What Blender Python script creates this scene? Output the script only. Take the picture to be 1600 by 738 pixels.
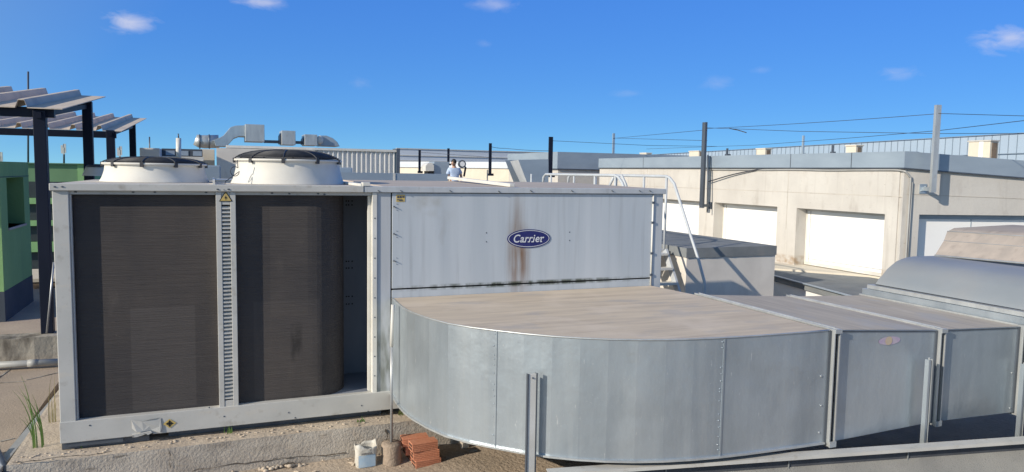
import bpy, math, random
from math import sin, cos, pi, radians, sqrt, atan2
from mathutils import Vector, Matrix
random.seed(7)
SC = bpy.context.scene
for o in list(bpy.data.objects): bpy.data.objects.remove(o)

# ------------------------------------------------------------------ camera
# eye at the origin; X runs along the front of the air conditioner, Y away from us, Z up
FPX, YAW, PITCH, ROLL = 1157.25, 0.3844, 0.0851, 0.0168
FW = Vector((sin(YAW)*cos(PITCH), cos(YAW)*cos(PITCH), -sin(PITCH)))
R0 = Vector((cos(YAW), -sin(YAW), 0)); U0 = R0.cross(FW)
RT = R0*cos(ROLL)+U0*sin(ROLL); UP = -R0*sin(ROLL)+U0*cos(ROLL)
cam_d = bpy.data.cameras.new('camera'); cam = bpy.data.objects.new('camera', cam_d)
SC.collection.objects.link(cam); SC.camera = cam
cam_d.sensor_width = 36; cam_d.lens = FPX/1600*36; cam_d.clip_start = .05; cam_d.clip_end = 9000
cam.matrix_world = Matrix(((RT.x, UP.x, -FW.x, 0), (RT.y, UP.y, -FW.y, 0), (RT.z, UP.z, -FW.z, 0), (0, 0, 0, 1)))
def ray(u, v): return FW+RT*((u-800)/FPX)-UP*((v-369)/FPX)
def PY(u, v, y): d = ray(u, v); return d*(y/d.y)
def PX(u, v, x): d = ray(u, v); return d*(x/d.x)
def PZ(u, v, z): d = ray(u, v); return d*(z/d.z)

# ------------------------------------------------------------------ world, sun, exposure
SUN_TRAVEL = Vector((3.4, 1.0, -1.52)).normalized()
SUN_EL = math.asin(-SUN_TRAVEL.z); SUN_AZ = atan2(-SUN_TRAVEL.x, -SUN_TRAVEL.y)   # clockwise from +Y
SKY_B = 3.25
W = bpy.data.worlds.new('World'); SC.world = W; W.use_nodes = True
wn, wl = W.node_tree.nodes, W.node_tree.links
wn.clear()
sky = wn.new('ShaderNodeTexSky'); sky.sky_type = 'NISHITA'; sky.sun_disc = False
sky.sun_elevation = SUN_EL; sky.sun_rotation = SUN_AZ
sky.altitude = 0; sky.air_density = 1.0; sky.dust_density = .1; sky.ozone_density = 4.0
hsv = wn.new('ShaderNodeHueSaturation'); hsv.inputs['Hue'].default_value = .5; hsv.inputs['Saturation'].default_value = 1.0; hsv.inputs['Value'].default_value = 1.0
wl.new(sky.outputs[0], hsv.inputs['Color'])
tc = wn.new('ShaderNodeTexCoord')
lift = wn.new('ShaderNodeVectorMath'); lift.operation = 'ADD'; lift.inputs[1].default_value = (0, 0, .085); wl.new(tc.outputs['Generated'], lift.inputs[0])
lnorm = wn.new('ShaderNodeVectorMath'); lnorm.operation = 'NORMALIZE'; wl.new(lift.outputs[0], lnorm.inputs[0]); wl.new(lnorm.outputs[0], sky.inputs['Vector'])
def wmath(op, a, b=None, clamp=False):
    n = wn.new('ShaderNodeMath'); n.operation = op; n.use_clamp = clamp
    for i, q in enumerate((a, b)):
        if q is None: continue
        if isinstance(q, (int, float)): n.inputs[i].default_value = q
        else: wl.new(q, n.inputs[i])
    return n.outputs[0]
def wdot(v):
    n = wn.new('ShaderNodeVectorMath'); n.operation = 'DOT_PRODUCT'
    wl.new(tc.outputs['Generated'], n.inputs[0]); n.inputs[1].default_value = v
    return n.outputs['Value']
sepc = wn.new('ShaderNodeSeparateColor'); wl.new(hsv.outputs[0], sepc.inputs[0])
sB = sepc.outputs[2]; combc = wn.new('ShaderNodeCombineColor')
nB = wmath('MULTIPLY', wmath('POWER', sB, .35), SKY_B)
wl.new(wmath('MULTIPLY', nB, wmath('POWER', wmath('DIVIDE', sepc.outputs[0], sB), 1.95)), combc.inputs[0])
wl.new(wmath('MULTIPLY', nB, wmath('POWER', wmath('DIVIDE', sepc.outputs[1], sB), 1.88)), combc.inputs[1])
wl.new(nB, combc.inputs[2])
side = wmath('ADD', wdot((-SUN_TRAVEL.x, -SUN_TRAVEL.y, .9)), .05)
side = wmath('MULTIPLY', side, 1.6, True)
pale = wn.new('ShaderNodeMix'); pale.data_type = 'RGBA'; pgain = wn.new('ShaderNodeMix'); pgain.data_type = 'RGBA'; pgain.blend_type = 'MULTIPLY'; pgain.inputs['Factor'].default_value = 1
wl.new(hsv.outputs[0], pgain.inputs['A']); pgain.inputs['B'].default_value = (1.55, 1.35, 1.1, 1)
wl.new(side, pale.inputs['Factor']); wl.new(combc.outputs[0], pale.inputs['A']); wl.new(pgain.outputs['Result'], pale.inputs['B'])
cn = wn.new('ShaderNodeTexNoise'); cn.inputs['Scale'].default_value = 34; cn.inputs['Detail'].default_value = 8; cn.inputs['Roughness'].default_value = .58; cn.inputs['Distortion'].default_value = .6
cmap = wn.new('ShaderNodeMapping'); cmap.inputs['Scale'].default_value = (1, 1, 2.2)
wl.new(tc.outputs['Generated'], cmap.inputs[0]); wl.new(cmap.outputs[0], cn.inputs[0])
mask = None
for u, v, w, h, s in [(395, 2, 62, 15, .62), (200, 34, 50, 22, .68), (775, 6, 58, 15, .34), (1575, 60, 62, 26, .62), (1402, 114, 46, 15, .30),
                      (1122, 130, 44, 16, .17), (563, 129, 30, 12, .12), (757, 68, 24, 9, .12), (978, 146, 36, 9, .13), (1188, 110, 24, 8, .12)]:
    d = ray(u, v).normalized(); a = Vector((0, 0, 1)).cross(d).normalized(); b = d.cross(a)
    da = wmath('DIVIDE', wdot(a), .72*w/FPX); db = wmath('DIVIDE', wdot(b), .8*h/FPX)
    r = wmath('SQRT', wmath('ADD', wmath('MULTIPLY', da, da), wmath('MULTIPLY', db, db)))
    k = wmath('SUBTRACT', 1.0, r)
    k = wmath('ADD', k, wmath('MULTIPLY', wmath('SUBTRACT', cn.outputs[0], .5), 2.2))
    k = wmath('MULTIPLY', k, .9, True)
    k = wmath('MULTIPLY', k, wmath('SUBTRACT', 1.5, r, True))
    k = wmath('MULTIPLY', k, wmath('GREATER_THAN', wdot(d), 0.0))
    k = wmath('MULTIPLY', k, s)
    mask = k if mask is None else wmath('MAXIMUM', mask, k)
mixc = wn.new('ShaderNodeMix'); mixc.data_type = 'RGBA'
wl.new(mask, mixc.inputs['Factor']); wl.new(pale.outputs['Result'], mixc.inputs['A']); mixc.inputs['B'].default_value = (5.0, 5.05, 6.0, 1)
bg = wn.new('ShaderNodeBackground'); bg.inputs['Strength'].default_value = .115
wout = wn.new('ShaderNodeOutputWorld')
wl.new(mixc.outputs['Result'], bg.inputs[0]); wl.new(bg.outputs[0], wout.inputs[0])
sd = bpy.data.lights.new('sun', 'SUN'); sd.energy = 4.0; sd.angle = radians(.5); sd.color = (1, .90, .75)
so = bpy.data.objects.new('sun', sd); SC.collection.objects.link(so); so.location = (-40, -20, 30)
so.rotation_euler = SUN_TRAVEL.to_track_quat('-Z', 'Y').to_euler()
SC.view_settings.view_transform = 'Standard'; SC.view_settings.look = 'None'; SC.view_settings.gamma = 1
SC.view_settings.exposure = .3
SC.view_settings.use_curve_mapping = False

# ------------------------------------------------------------------ materials
MATS = {}
def mat(name, c, c2=None, rough=.6, metal=0., sc=(4, 4, 4), detail=5, bump=0., bsc=40., layers=(), spec=.4, contrast=(.35, .65)):
    """procedural material: two base colours through a stretched noise, further dirt layers (colour, scale, lo, hi, amount), bump"""
    m = bpy.data.materials.new(name); m.use_nodes = True; MATS[name] = m
    n, l = m.node_tree.nodes, m.node_tree.links
    b = n['Principled BSDF']; b.inputs['Metallic'].default_value = metal; b.inputs['Roughness'].default_value = rough
    b.inputs['Specular IOR Level'].default_value = spec
    t = n.new('ShaderNodeTexCoord')
    def noise(scale, det=5, off=0, rg=.55):
        mp = n.new('ShaderNodeMapping'); mp.inputs['Scale'].default_value = scale; mp.inputs['Location'].default_value = (off, off*.7, off*1.3)
        l.new(t.outputs['Object'], mp.inputs[0])
        q = n.new('ShaderNodeTexNoise'); q.inputs['Scale'].default_value = 1; q.inputs['Detail'].default_value = det; q.inputs['Roughness'].default_value = rg
        l.new(mp.outputs[0], q.inputs[0]); return q.outputs[0]
    def ramp(f, lo, hi):
        r = n.new('ShaderNodeMapRange'); r.inputs['From Min'].default_value = lo; r.inputs['From Max'].default_value = hi; r.clamp = True
        l.new(f, r.inputs['Value']); return r.outputs[0]
    def mix(f, A, B, amt=1.):
        x = n.new('ShaderNodeMix'); x.data_type = 'RGBA'
        if amt != 1.:
            q = n.new('ShaderNodeMath'); q.operation = 'MULTIPLY'; l.new(f, q.inputs[0]); q.inputs[1].default_value = amt; f = q.outputs[0]
        l.new(f, x.inputs['Factor'])
        for s, C in (('A', A), ('B', B)):
            if isinstance(C, tuple): x.inputs[s].default_value = C+(1,) if len(C) == 3 else C
            else: l.new(C, x.inputs[s])
        return x.outputs['Result']
    col = c
    if c2: col = mix(ramp(noise(sc, detail), *contrast), c, c2)
    for i, (lc, ls, lo, hi, am) in enumerate(layers):
        col = mix(ramp(noise(ls, 6, 3.1*(i+1)), lo, hi), col, lc, am)
    if isinstance(col, tuple): b.inputs['Base Color'].default_value = col+(1,)
    else: l.new(col, b.inputs['Base Color'])
    if bump:
        bn = n.new('ShaderNodeBump'); bn.inputs['Strength'].default_value = bump; bn.inputs['Distance'].default_value = .02
        l.new(noise((bsc,)*3 if not isinstance(bsc, tuple) else bsc, 4, 9.), bn.inputs['Height']); l.new(bn.outputs[0], b.inputs['Normal'])
    m['h'] = 1
    return m
def stain(m, centre, half, col, amt, axis_noise=(9, 9, .8), lo=.3, hi=.6, soft=.35):
    """a stain with a place of its own on the thing (object coordinates): box mask x noise"""
    n, l = m.node_tree.nodes, m.node_tree.links; b = n['Principled BSDF']
    t = n.new('ShaderNodeTexCoord'); s = n.new('ShaderNodeSeparateXYZ'); l.new(t.outputs['Object'], s.inputs[0])
    def M(op, a, b_=None, cl=False):
        q = n.new('ShaderNodeMath'); q.operation = op; q.use_clamp = cl
        for i, v in enumerate((a, b_)):
            if v is None: continue
            if isinstance(v, (int, float)): q.inputs[i].default_value = v
            else: l.new(v, q.inputs[i])
        return q.outputs[0]
    f = None
    for i in range(3):
        if half[i] is None: continue
        d = M('DIVIDE', M('ABSOLUTE', M('SUBTRACT', s.outputs[i], centre[i])), half[i])
        k = M('DIVIDE', M('SUBTRACT', 1.0, d), soft, True)
        f = k if f is None else M('MULTIPLY', f, k)
    mp = n.new('ShaderNodeMapping'); mp.inputs['Scale'].default_value = axis_noise; l.new(t.outputs['Object'], mp.inputs[0])
    q = n.new('ShaderNodeTexNoise'); q.inputs['Scale'].default_value = 1; q.inputs['Detail'].default_value = 5; l.new(mp.outputs[0], q.inputs[0])
    r = n.new('ShaderNodeMapRange'); r.inputs['From Min'].default_value = lo; r.inputs['From Max'].default_value = hi; l.new(q.outputs[0], r.inputs['Value'])
    f = M('MULTIPLY', M('MULTIPLY', f, r.outputs[0]), amt, True)
    x = n.new('ShaderNodeMix'); x.data_type = 'RGBA'; l.new(f, x.inputs['Factor'])
    old = b.inputs['Base Color']
    if old.is_linked: l.new(old.links[0].from_socket, x.inputs['A'])
    else: x.inputs['A'].default_value = old.default_value
    x.inputs['B'].default_value = col+(1,)
    l.new(x.outputs['Result'], old)
    return m

paint = mat('grey_paint', (.49, .515, .54), (.42, .445, .475), .5, sc=(7, 7, .6), bump=.05, bsc=6., layers=[((.20, .19, .17), (14, 14, 2.2), .60, .80, .5)])
paint_l = mat('grey_paint_rail', (.54, .53, .50), (.47, .465, .44), .5, sc=(3, 3, 3), layers=[((.27, .235, .19), (9, 9, 9), .58, .76, .6), ((.20, .18, .155), (40, 40, 40), .68, .78, .6), ((.62, .55, .45), (5, 5, 12), .58, .74, .4)])
paint_w = mat('white_paint', (.70, .69, .65), (.60, .58, .53), .45, sc=(3, 3, 3), layers=[((.35, .30, .22), (8, 8, 3), .62, .82, .4)])
panel = mat('door_paint', (.53, .565, .60), (.455, .495, .535), .48, sc=(5, 5, .35), bump=.06, bsc=3., layers=[((.31, .33, .35), (16, 16, .7), .55, .8, .5), ((.22, .17, .12), (5, 5, 1.2), .66, .85, .35)])
stain(panel, (2.90, 0, -.9), (.15, None, .42), (.20, .105, .05), .95, (14, 14, 1.2), .28, .55, .8)
stain(panel, (2.88, 0, -.6), (.12, None, .5), (.20, .125, .07), .7, (20, 20, 1.), .34, .62, .9)
stain(panel, (1.95, 0, -.32), (.33, None, .22), (.33, .31, .26), .6, (5, 5, 5), .4, .7, .8)
stain(panel, (3., 0, -1.135), (1.6, None, .035), (.05, .06, .03), .9, (12, 12, 6), .36, .58, .6)
post_p = mat('stained_post_paint', (.50, .52, .545), (.43, .45, .475), .5, sc=(8, 8, .8))
stain(post_p, (1.52, 0, -1.9), (.2, None, .75), (.16, .17, .14), .8, (16, 16, 3.5), .36, .62, .6)
roofdust = mat('dusty_roof_paint', (.52, .44, .365), (.42, .37, .32), .8, sc=(2.5, 9, 3), layers=[((.56, .48, .40), (1.5, 16, 3), .5, .75, .6)])
deckp = mat('fan_deck_paint', (.62, .56, .48), (.52, .48, .43), .7, sc=(2, 2, 2))
ductdust = mat('dusty_duct_top', (.63, .525, .395), (.50, .42, .33), .85, sc=(1.2, 11, 3), layers=[((.30, .225, .175), (.9, 20, 3), .56, .78, .7), ((.68, .58, .47), (2.2, 2.2, 3), .5, .66, .5), ((.40, .37, .345), (1.3, 2.6, 3), .57, .66, .55), ((.72, .68, .60), (26, 26, 9), .70, .76, .6)], contrast=(.3, .7))
ductdust2 = mat('dusty_duct_top_grey', (.52, .455, .37), (.41, .36, .30), .85, sc=(8, 1.2, 3), layers=[((.27, .235, .21), (16, .9, 3), .54, .74, .7), ((.42, .41, .40), (2.4, 1.6, 3), .55, .66, .6), ((.60, .54, .47), (5, 2, 3), .58, .7, .5)], contrast=(.3, .7))
shroudm = mat('fan_shroud_plastic', (.66, .64, .59), (.60, .575, .52), .6, sc=(3, 3, 3), layers=[((.45, .38, .28), (4, 4, 9), .6, .85, .35)])
guardm = mat('black_wire', (.035, .037, .045), (.06, .06, .065), .5, sc=(20, 20, 20))
bladem = mat('fan_blade_grey', (.10, .10, .11), (.15, .15, .15), .5)
coilm = mat('coil_fins', (.062, .054, .052), (.045, .041, .043), .75, sc=(3.3, 3.3, .5), bump=.5, bsc=(1, 1, 260), layers=[((.04, .038, .042), (.2, .2, 140), .5, .6, .30), ((.080, .067, .060), (1.6, 1.6, 1), .5, .72, .6), ((.035, .032, .034), (2.4, 2.4, .9), .56, .70, .7), ((.11, .095, .085), (5, 5, 2.2), .62, .76, .45), ((.20, .18, .165), (60, 60, 40), .70, .76, .5)])
stain(coilm, (-.42, 0, -1.66), (.26, None, .46), (.094, .083, .079), .5, (1.2, 1.2, 1.2), .2, .5, .04)
stain(coilm, (.62, 0, -1.66), (.30, None, .46), (.094, .081, .075), .45, (1.2, 1.2, 1.2), .2, .5, .04)
stain(coilm, (.64, 0, -.85), (.17, None, .52), (.10, .085, .075), .35, (1.2, 1.2, 1.2), .2, .5, .04)
stain(coilm, (.70, 0, -1.62), (.06, None, .22), (.022, .02, .02), .8, (9, 9, 4), .40, .55, .5)
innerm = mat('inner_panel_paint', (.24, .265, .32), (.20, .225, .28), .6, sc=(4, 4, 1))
darkm = mat('dark_gap', (.012, .012, .014), None, .8)
galv = mat('galvanised_steel', (.53, .59, .635), (.38, .435, .485), .33, .62, sc=(2.6, 2.6, .45), bump=.65, bsc=(2.6, 2.6, 2.2),
           layers=[((.54, .585, .61), (15, 15, .5), .52, .75, .5), ((.70, .73, .74), (60, 60, 60), .62, .75, .35), ((.33, .37, .40), (1.3, 1.3, 1.6), .52, .78, .6), ((.76, .79, .80), (45, 45, 9), .68, .74, .6), ((.36, .33, .28), (2.2, 2.2, 5), .66, .8, .5)])
galv_l = mat('galvanised_edge', (.55, .57, .57), (.44, .46, .47), .4, .5, sc=(9, 9, 2), layers=[((.30, .20, .13), (12, 12, 6), .64, .8, .5)])
galv_b = mat('zinc_fascia', (.33, .395, .46), (.285, .345, .41), .45, .2, sc=(1.2, 1.2, 3), bump=.06, bsc=1.5)
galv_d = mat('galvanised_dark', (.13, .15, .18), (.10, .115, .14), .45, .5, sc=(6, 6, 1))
galv_s = mat('screen_bar_steel', (.27, .33, .40), (.22, .28, .34), .5, .3, sc=(2, 2, 2))
ductdust3 = mat('dusty_sloping_duct_top', (.40, .345, .305), (.31, .275, .25), .85, sc=(1.5, 9, 9), layers=[((.24, .205, .185), (1, 14, 14), .54, .74, .7)], contrast=(.3, .7))
zincduct = mat('zinc_duct_dusty', (.36, .385, .40), (.30, .33, .35), .55, .4, sc=(.8, .8, .8), layers=[((.42, .40, .37), (1, 1, 1), .5, .8, .6)])
conc = mat('concrete_cream', (.58, .555, .515), (.49, .465, .43), .92, sc=(1.1, 1.1, 1.1), bump=.2, bsc=12., layers=[((.31, .275, .235), (3.5, 3.5, 1.1), .58, .78, .6), ((.62, .585, .53), (7, 7, .8), .54, .76, .5), ((.33, .30, .27), (6, 6, .35), .60, .80, .55), ((.26, .235, .21), (22, 22, 22), .66, .76, .6)], contrast=(.3, .7))
stain(conc, (12, 12, -1.85), (.9, None, .13), (.30, .21, .13), .8, (6, 6, 9), .35, .6, .6)
conc_g = mat('concrete_grey', (.52, .48, .425), (.43, .395, .35), .92, sc=(2, 2, 2), bump=.2, bsc=25., layers=[((.16, .14, .12), (3, 3, .9), .56, .76, .6), ((.48, .42, .35), (9, 9, 9), .6, .8, .5)])
conc_w = mat('concrete_pale', (.74, .695, .63), (.64, .60, .545), .92, sc=(2, 2, 2), layers=[((.40, .37, .33), (3, 3, 1), .58, .8, .5)])
conc_p = mat('concrete_plinth', (.49, .44, .375), (.38, .335, .285), .95, sc=(3, 3, 7), bump=.5, bsc=45., layers=[((.28, .24, .20), (40, 40, 40), .60, .76, .4), ((.55, .49, .41), (22, 22, 22), .60, .76, .4), ((.10, .085, .07), (2.5, 2.5, 14), .64, .72, .7), ((.13, .105, .085), (1.7, 1.7, 3), .57, .75, .75), ((.46, .37, .28), (6, 6, 9), .58, .76, .6), ((.11, .10, .09), (14, 14, 1.5), .66, .8, .6)])
conc_t = mat('concrete_plinth_top', (.56, .47, .365), (.44, .365, .285), .95, sc=(3, 3, 3), bump=.5, bsc=30., layers=[((.20, .16, .125), (5, 5, 5), .58, .76, .7)])
conc_d = mat('concrete_weathered', (.46, .42, .36), (.36, .33, .28), .95, sc=(2, 2, 2), bump=.4, bsc=18., layers=[((.07, .06, .05), (3.2, 3.2, 1.2), .47, .62, .85), ((.48, .44, .37), (9, 9, 9), .58, .76, .5)])
soil = mat('sandy_ground', (.45, .36, .27), (.36, .29, .22), .97, sc=(2.3, 2.3, 2.3), bump=.7, bsc=28., layers=[((.42, .35, .275), (1.1, 1.1, 1), .54, .72, .8), ((.19, .15, .115), (7, 7, 7), .6, .78, .7)])
slab = mat('sandstone_screed', (.42, .335, .255), (.35, .28, .215), .95, sc=(1.2, 1.2, 1), bump=.4, bsc=60., layers=[((.27, .22, .175), (50, 50, 50), .55, .7, .55), ((.24, .20, .17), (1.8, 1.8, 1), .58, .8, .5)])
terr = mat('terrace_screed', (.46, .375, .30), (.38, .31, .25), .95, sc=(1.5, 1.5, 1), bump=.2, bsc=30., layers=[((.28, .23, .19), (3, 3, 3), .58, .8, .5)])
memb = mat('mineral_membrane', (.235, .25, .255), (.185, .20, .21), .95, sc=(2.5, 2.5, 2.5), bump=.4, bsc=150., layers=[((.33, .33, .32), (120, 120, 120), .58, .72, .7), ((.29, .275, .25), (3, 3, 3), .56, .8, .6)])
memb_shade = mat('painted_shade_strip', (.075, .082, .095), (.055, .06, .072), .9, sc=(6, 6, 6), bump=.3, bsc=90.)  # shadow under the parapet cap, put into a dark colour
memb_g = mat('mineral_membrane_light', (.30, .29, .265), (.235, .23, .215), .95, sc=(3, 3, 3), bump=.4, bsc=120., layers=[((.14, .14, .14), (130, 130, 130), .56, .7, .7), ((.13, .12, .10), (3, 3, 6), .6, .8, .5)])
whitep = mat('white_sandwich_panel', (.84, .84, .83), (.80, .80, .79), .4, sc=(1, 1, .3))
navy = mat('navy_steel_paint', (.006, .010, .024), (.010, .014, .03), .5, sc=(5, 5, 1), spec=.2)
ribm = mat('dusty_roof_sheet', (.66, .55, .43), (.56, .475, .385), .75, sc=(4, 1, 2), layers=[((.19, .185, .19), (9, 2, 3), .55, .8, .5)])
ribw = mat('white_ribbed_sheet', (.76, .75, .72), (.68, .67, .65), .5, sc=(2, 2, .5))
green_l = mat('light_green_render', (.27, .47, .20), (.235, .42, .175), .9, sc=(2, 2, 1), bump=.15, bsc=30., layers=[((.17, .24, .15), (5, 5, .6), .58, .8, .5)])
green_d = mat('mid_green_render', (.17, .30, .155), (.145, .26, .135), .9, sc=(.5, .5, .3))
olive = mat('olive_render', (.19, .25, .075), (.16, .21, .065), .9, sc=(2, 2, 1))
plinthm = mat('dark_base_paint', (.07, .085, .11), (.055, .07, .09), .85, sc=(3, 3, 2))
opening = mat('dark_opening', (.03, .04, .045), (.045, .06, .06), .6, sc=(1, 1, 1))
brickw = mat('rubble_brown', (.27, .20, .14), (.17, .13, .10), .95, sc=(7, 7, 7), bump=.4, bsc=20.)
creamp = mat('cream_render', (.68, .62, .52), (.60, .55, .46), .9, sc=(2, 2, 2))
greywall = mat('grey_metal_wall', (.60, .64, .70), (.54, .58, .64), .6, .1, sc=(.6, .6, 8))
clay = mat('hollow_clay_brick', (.60, .255, .15), (.52, .205, .115), .9, sc=(9, 9, 9), bump=.3, bsc=60., layers=[((.52, .30, .20), (12, 12, 12), .58, .78, .5)])
mortar = mat('cast_mortar', (.36, .285, .22), (.28, .22, .17), .97, sc=(8, 8, 8), bump=.6, bsc=45.)
crackm = mat('crack_shadow_dirt', (.075, .06, .048), (.12, .10, .08), .95, sc=(20, 20, 20))
steel = mat('galvanised_tube', (.44, .45, .46), (.36, .37, .38), .4, .5, sc=(12, 12, 3))
railp = mat('white_tube_paint', (.52, .55, .575), (.45, .48, .51), .4, sc=(5, 5, 5), layers=[((.33, .13, .05), (5, 5, 5), .70, .78, .8)])
pvc = mat('grey_pvc', (.40, .40, .39), (.33, .33, .32), .5, sc=(3, 3, 3))
sackm = mat('white_sack', (.62, .60, .55), (.50, .47, .41), .6, sc=(14, 14, 14), bump=.4, bsc=25., layers=[((.33, .26, .18), (10, 10, 5), .56, .76, .6)])
sackblue = mat('sack_blue_print', (.36, .49, .62), (.48, .58, .66), .55, sc=(18, 18, 10), layers=[((.58, .57, .53), (9, 9, 16), .56, .7, .8)])
inkb = mat('dark_ink', (.05, .055, .08), (.09, .09, .11), .6, sc=(40, 40, 40))
leaf = mat('weed_green', (.075, .16, .03), (.13, .20, .05), .6, sc=(20, 20, 6))
leafdry = mat('weed_dry', (.35, .28, .13), (.22, .2, .08), .8, sc=(20, 20, 6))
logoblue = mat('badge_navy', (.018, .022, .13), (.030, .033, .15), .35, sc=(20, 20, 20))
logowhite = mat('badge_silver', (.70, .71, .74), (.62, .63, .66), .35, sc=(20, 20, 20))
yell = mat('yellow_label', (.60, .43, .12), (.50, .38, .16), .6, sc=(25, 25, 25))
black = mat('black_ink', (.015, .015, .015), None, .6)
faded = mat('faded_sticker', (.42, .33, .46), (.50, .44, .47), .6, sc=(18, 18, 18))
fadedy = mat('faded_sticker_yellow', (.56, .44, .28), (.50, .42, .34), .6, sc=(30, 30, 30))
rubber = mat('black_cable', (.045, .05, .065), None, .6)
skin = mat('skin', (.50, .30, .21), (.44, .26, .18), .55, sc=(9, 9, 9))
hairm = mat('dark_hair', (.015, .012, .012), (.03, .025, .022), .6, sc=(60, 60, 9))
shirtm = mat('pale_blue_shirt', (.46, .56, .74), (.41, .51, .69), .85, sc=(6, 6, 6), bump=.3, bsc=15.)
trouser = mat('dark_trousers', (.04, .045, .06), (.06, .065, .08), .9, sc=(8, 8, 8))
city = mat('far_ground', (.20, .19, .15), (.12, .14, .08), .95, sc=(.02, .02, .02), layers=[((.36, .33, .30), (.05, .05, .05), .55, .6, .8)])
screenm = mat('blue_grey_screen', (.38, .46, .56), (.33, .42, .52), .5, .1, sc=(.5, .5, .2))
moss = mat('moss', (.10, .15, .04), (.16, .17, .07), .95, sc=(20, 20, 20), bump=.5, bsc=60.)

# ------------------------------------------------------------------ mesh builder
class MB:
    def __init__(s): s.v = []; s.f = []; s.m = []; s.sm = []
    def add(s, vs, fs, mi=0, smooth=False):
        b = len(s.v); s.v += [tuple(q) for q in vs]
        for f in fs: s.f.append(tuple(b+i for i in f)); s.m.append(mi); s.sm.append(smooth)
        return s
    def box(s, x0, x1, y0, y1, z0, z1, mi=0):
        return s.add([(x0, y0, z0), (x1, y0, z0), (x1, y1, z0), (x0, y1, z0), (x0, y0, z1), (x1, y0, z1), (x1, y1, z1), (x0, y1, z1)],
                     [(0, 3, 2, 1), (4, 5, 6, 7), (0, 1, 5, 4), (1, 2, 6, 5), (2, 3, 7, 6), (3, 0, 4, 7)], mi)
    def obox(s, c, ax, hx, ay, hy, az, hz, mi=0):
        c = Vector(c); ax, ay, az = Vector(ax).normalized()*hx, Vector(ay).normalized()*hy, Vector(az).normalized()*hz
        vs = [c+ax*i+ay*j+az*k for k in (-1, 1) for i, j in ((-1, -1), (1, -1), (1, 1), (-1, 1))]
        return s.add(vs, [(0, 3, 2, 1), (4, 5, 6, 7), (0, 1, 5, 4), (1, 2, 6, 5), (2, 3, 7, 6), (3, 0, 4, 7)], mi)
    def bar(s, a, b, w, h, up=(0, 0, 1), mi=0):
        a, b = Vector(a), Vector(b); d = (b-a); u = Vector(up); sdir = d.cross(u).normalized(); u = sdir.cross(d).normalized()
        return s.obox((a+b)/2, d, d.length/2, sdir, w/2, u, h/2, mi)
    def prism(s, poly, z0, z1, mi=0, smooth=False):
        """poly: [(x,y)] counter-clockwise; z0/z1 numbers or functions of (x,y)"""
        f0 = z0 if callable(z0) else (lambda x, y: z0); f1 = z1 if callable(z1) else (lambda x, y: z1); n = len(poly)
        vs = [(x, y, f0(x, y)) for x, y in poly]+[(x, y, f1(x, y)) for x, y in poly]
        fs = [tuple(range(n-1, -1, -1)), tuple(range(n, 2*n))]+[(i, (i+1) % n, n+(i+1) % n, n+i) for i in range(n)]
        return s.add(vs, fs, mi, smooth)
    def sweep(s, prof, d, mi=0, smooth=False):
        """closed profile of 3-D points pushed along vector d"""
        n = len(prof); d = Vector(d); vs = [Vector(p) for p in prof]+[Vector(p)+d for p in prof]
        fs = [tuple(range(n-1, -1, -1)), tuple(range(n, 2*n))]+[(i, (i+1) % n, n+(i+1) % n, n+i) for i in range(n)]
        return s.add(vs, fs, mi, smooth)
    def tube(s, pts, r, n=10, mi=0, closed=False):
        pts = [Vector(p) for p in pts]; rings = []; N = len(pts); rr = r if isinstance(r, (list, tuple)) else [r]*N
        ref = None
        for i, p in enumerate(pts):
            if closed: t = pts[(i+1) % N]-pts[i-1]
            else: t = (pts[min(i+1, N-1)]-pts[max(i-1, 0)])
            t.normalize()
            if ref is None: ref = t.orthogonal().normalized()
            ref = (ref-t*ref.dot(t)); ref = ref.normalized() if ref.length > 1e-6 else t.orthogonal().normalized()
            b = t.cross(ref); rings.append([p+(ref*cos(2*pi*k/n)+b*sin(2*pi*k/n))*rr[i] for k in range(n)])
        vs = [q for R in rings for q in R]; fs = []
        for i in range(N if closed else N-1):
            j = (i+1) % N
            for k in range(n): fs.append((i*n+k, i*n+(k+1) % n, j*n+(k+1) % n, j*n+k))
        base = len(s.v); s.add(vs, fs, mi, True)
        if not closed: s.f += [tuple(base+k for k in range(n-1, -1, -1)), tuple(base+(N-1)*n+k for k in range(n))]; s.m += [mi, mi]; s.sm += [False, False]
        return s
    def lathe(s, prof, c=(0, 0, 0), n=48, mi=0, smooth=True, caps=False):
        c = Vector(c); vs = []; fs = []; m = len(prof)
        for k in range(n):
            a = 2*pi*k/n
            for r, z in prof: vs.append(c+Vector((r*cos(a), r*sin(a), z)))
        for k in range(n):
            k2 = (k+1) % n
            for i in range(m-1): fs.append((k*m+i, k2*m+i, k2*m+i+1, k*m+i+1))
        base = len(s.v); s.add(vs, fs, mi, smooth)
        if caps:
            s.f += [tuple(base+k*m for k in range(n-1, -1, -1)), tuple(base+k*m+m-1 for k in range(n))]; s.m += [mi]*2; s.sm += [False]*2
        return s
    def ball(s, c, r, n=12, sc=(1, 1, 1), mi=0):
        c = Vector(c); prof = [(max(1e-5, sin(pi*i/n)), -cos(pi*i/n)) for i in range(n+1)]; q = MB().lathe(prof, n=n*2)
        return s.add([c+Vector((v[0]*r*sc[0], v[1]*r*sc[1], v[2]*r*sc[2])) for v in q.v], q.f, mi, True)
    def split(s):
        par = list(range(len(s.v)))
        def find(a):
            while par[a] != a: par[a] = par[par[a]]; a = par[a]
            return a
        for f in s.f:
            for i in f[1:]: par[find(i)] = find(f[0])
        out = {}
        for f, m, sm_ in zip(s.f, s.m, s.sm):
            g = out.setdefault(find(f[0]), (MB(), {})); mb_, mp = g
            for i in f:
                if i not in mp: mp[i] = len(mb_.v); mb_.v.append(s.v[i])
            mb_.f.append(tuple(mp[i] for i in f)); mb_.m.append(m); mb_.sm.append(sm_)
        return [g[0] for g in out.values()]
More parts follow.
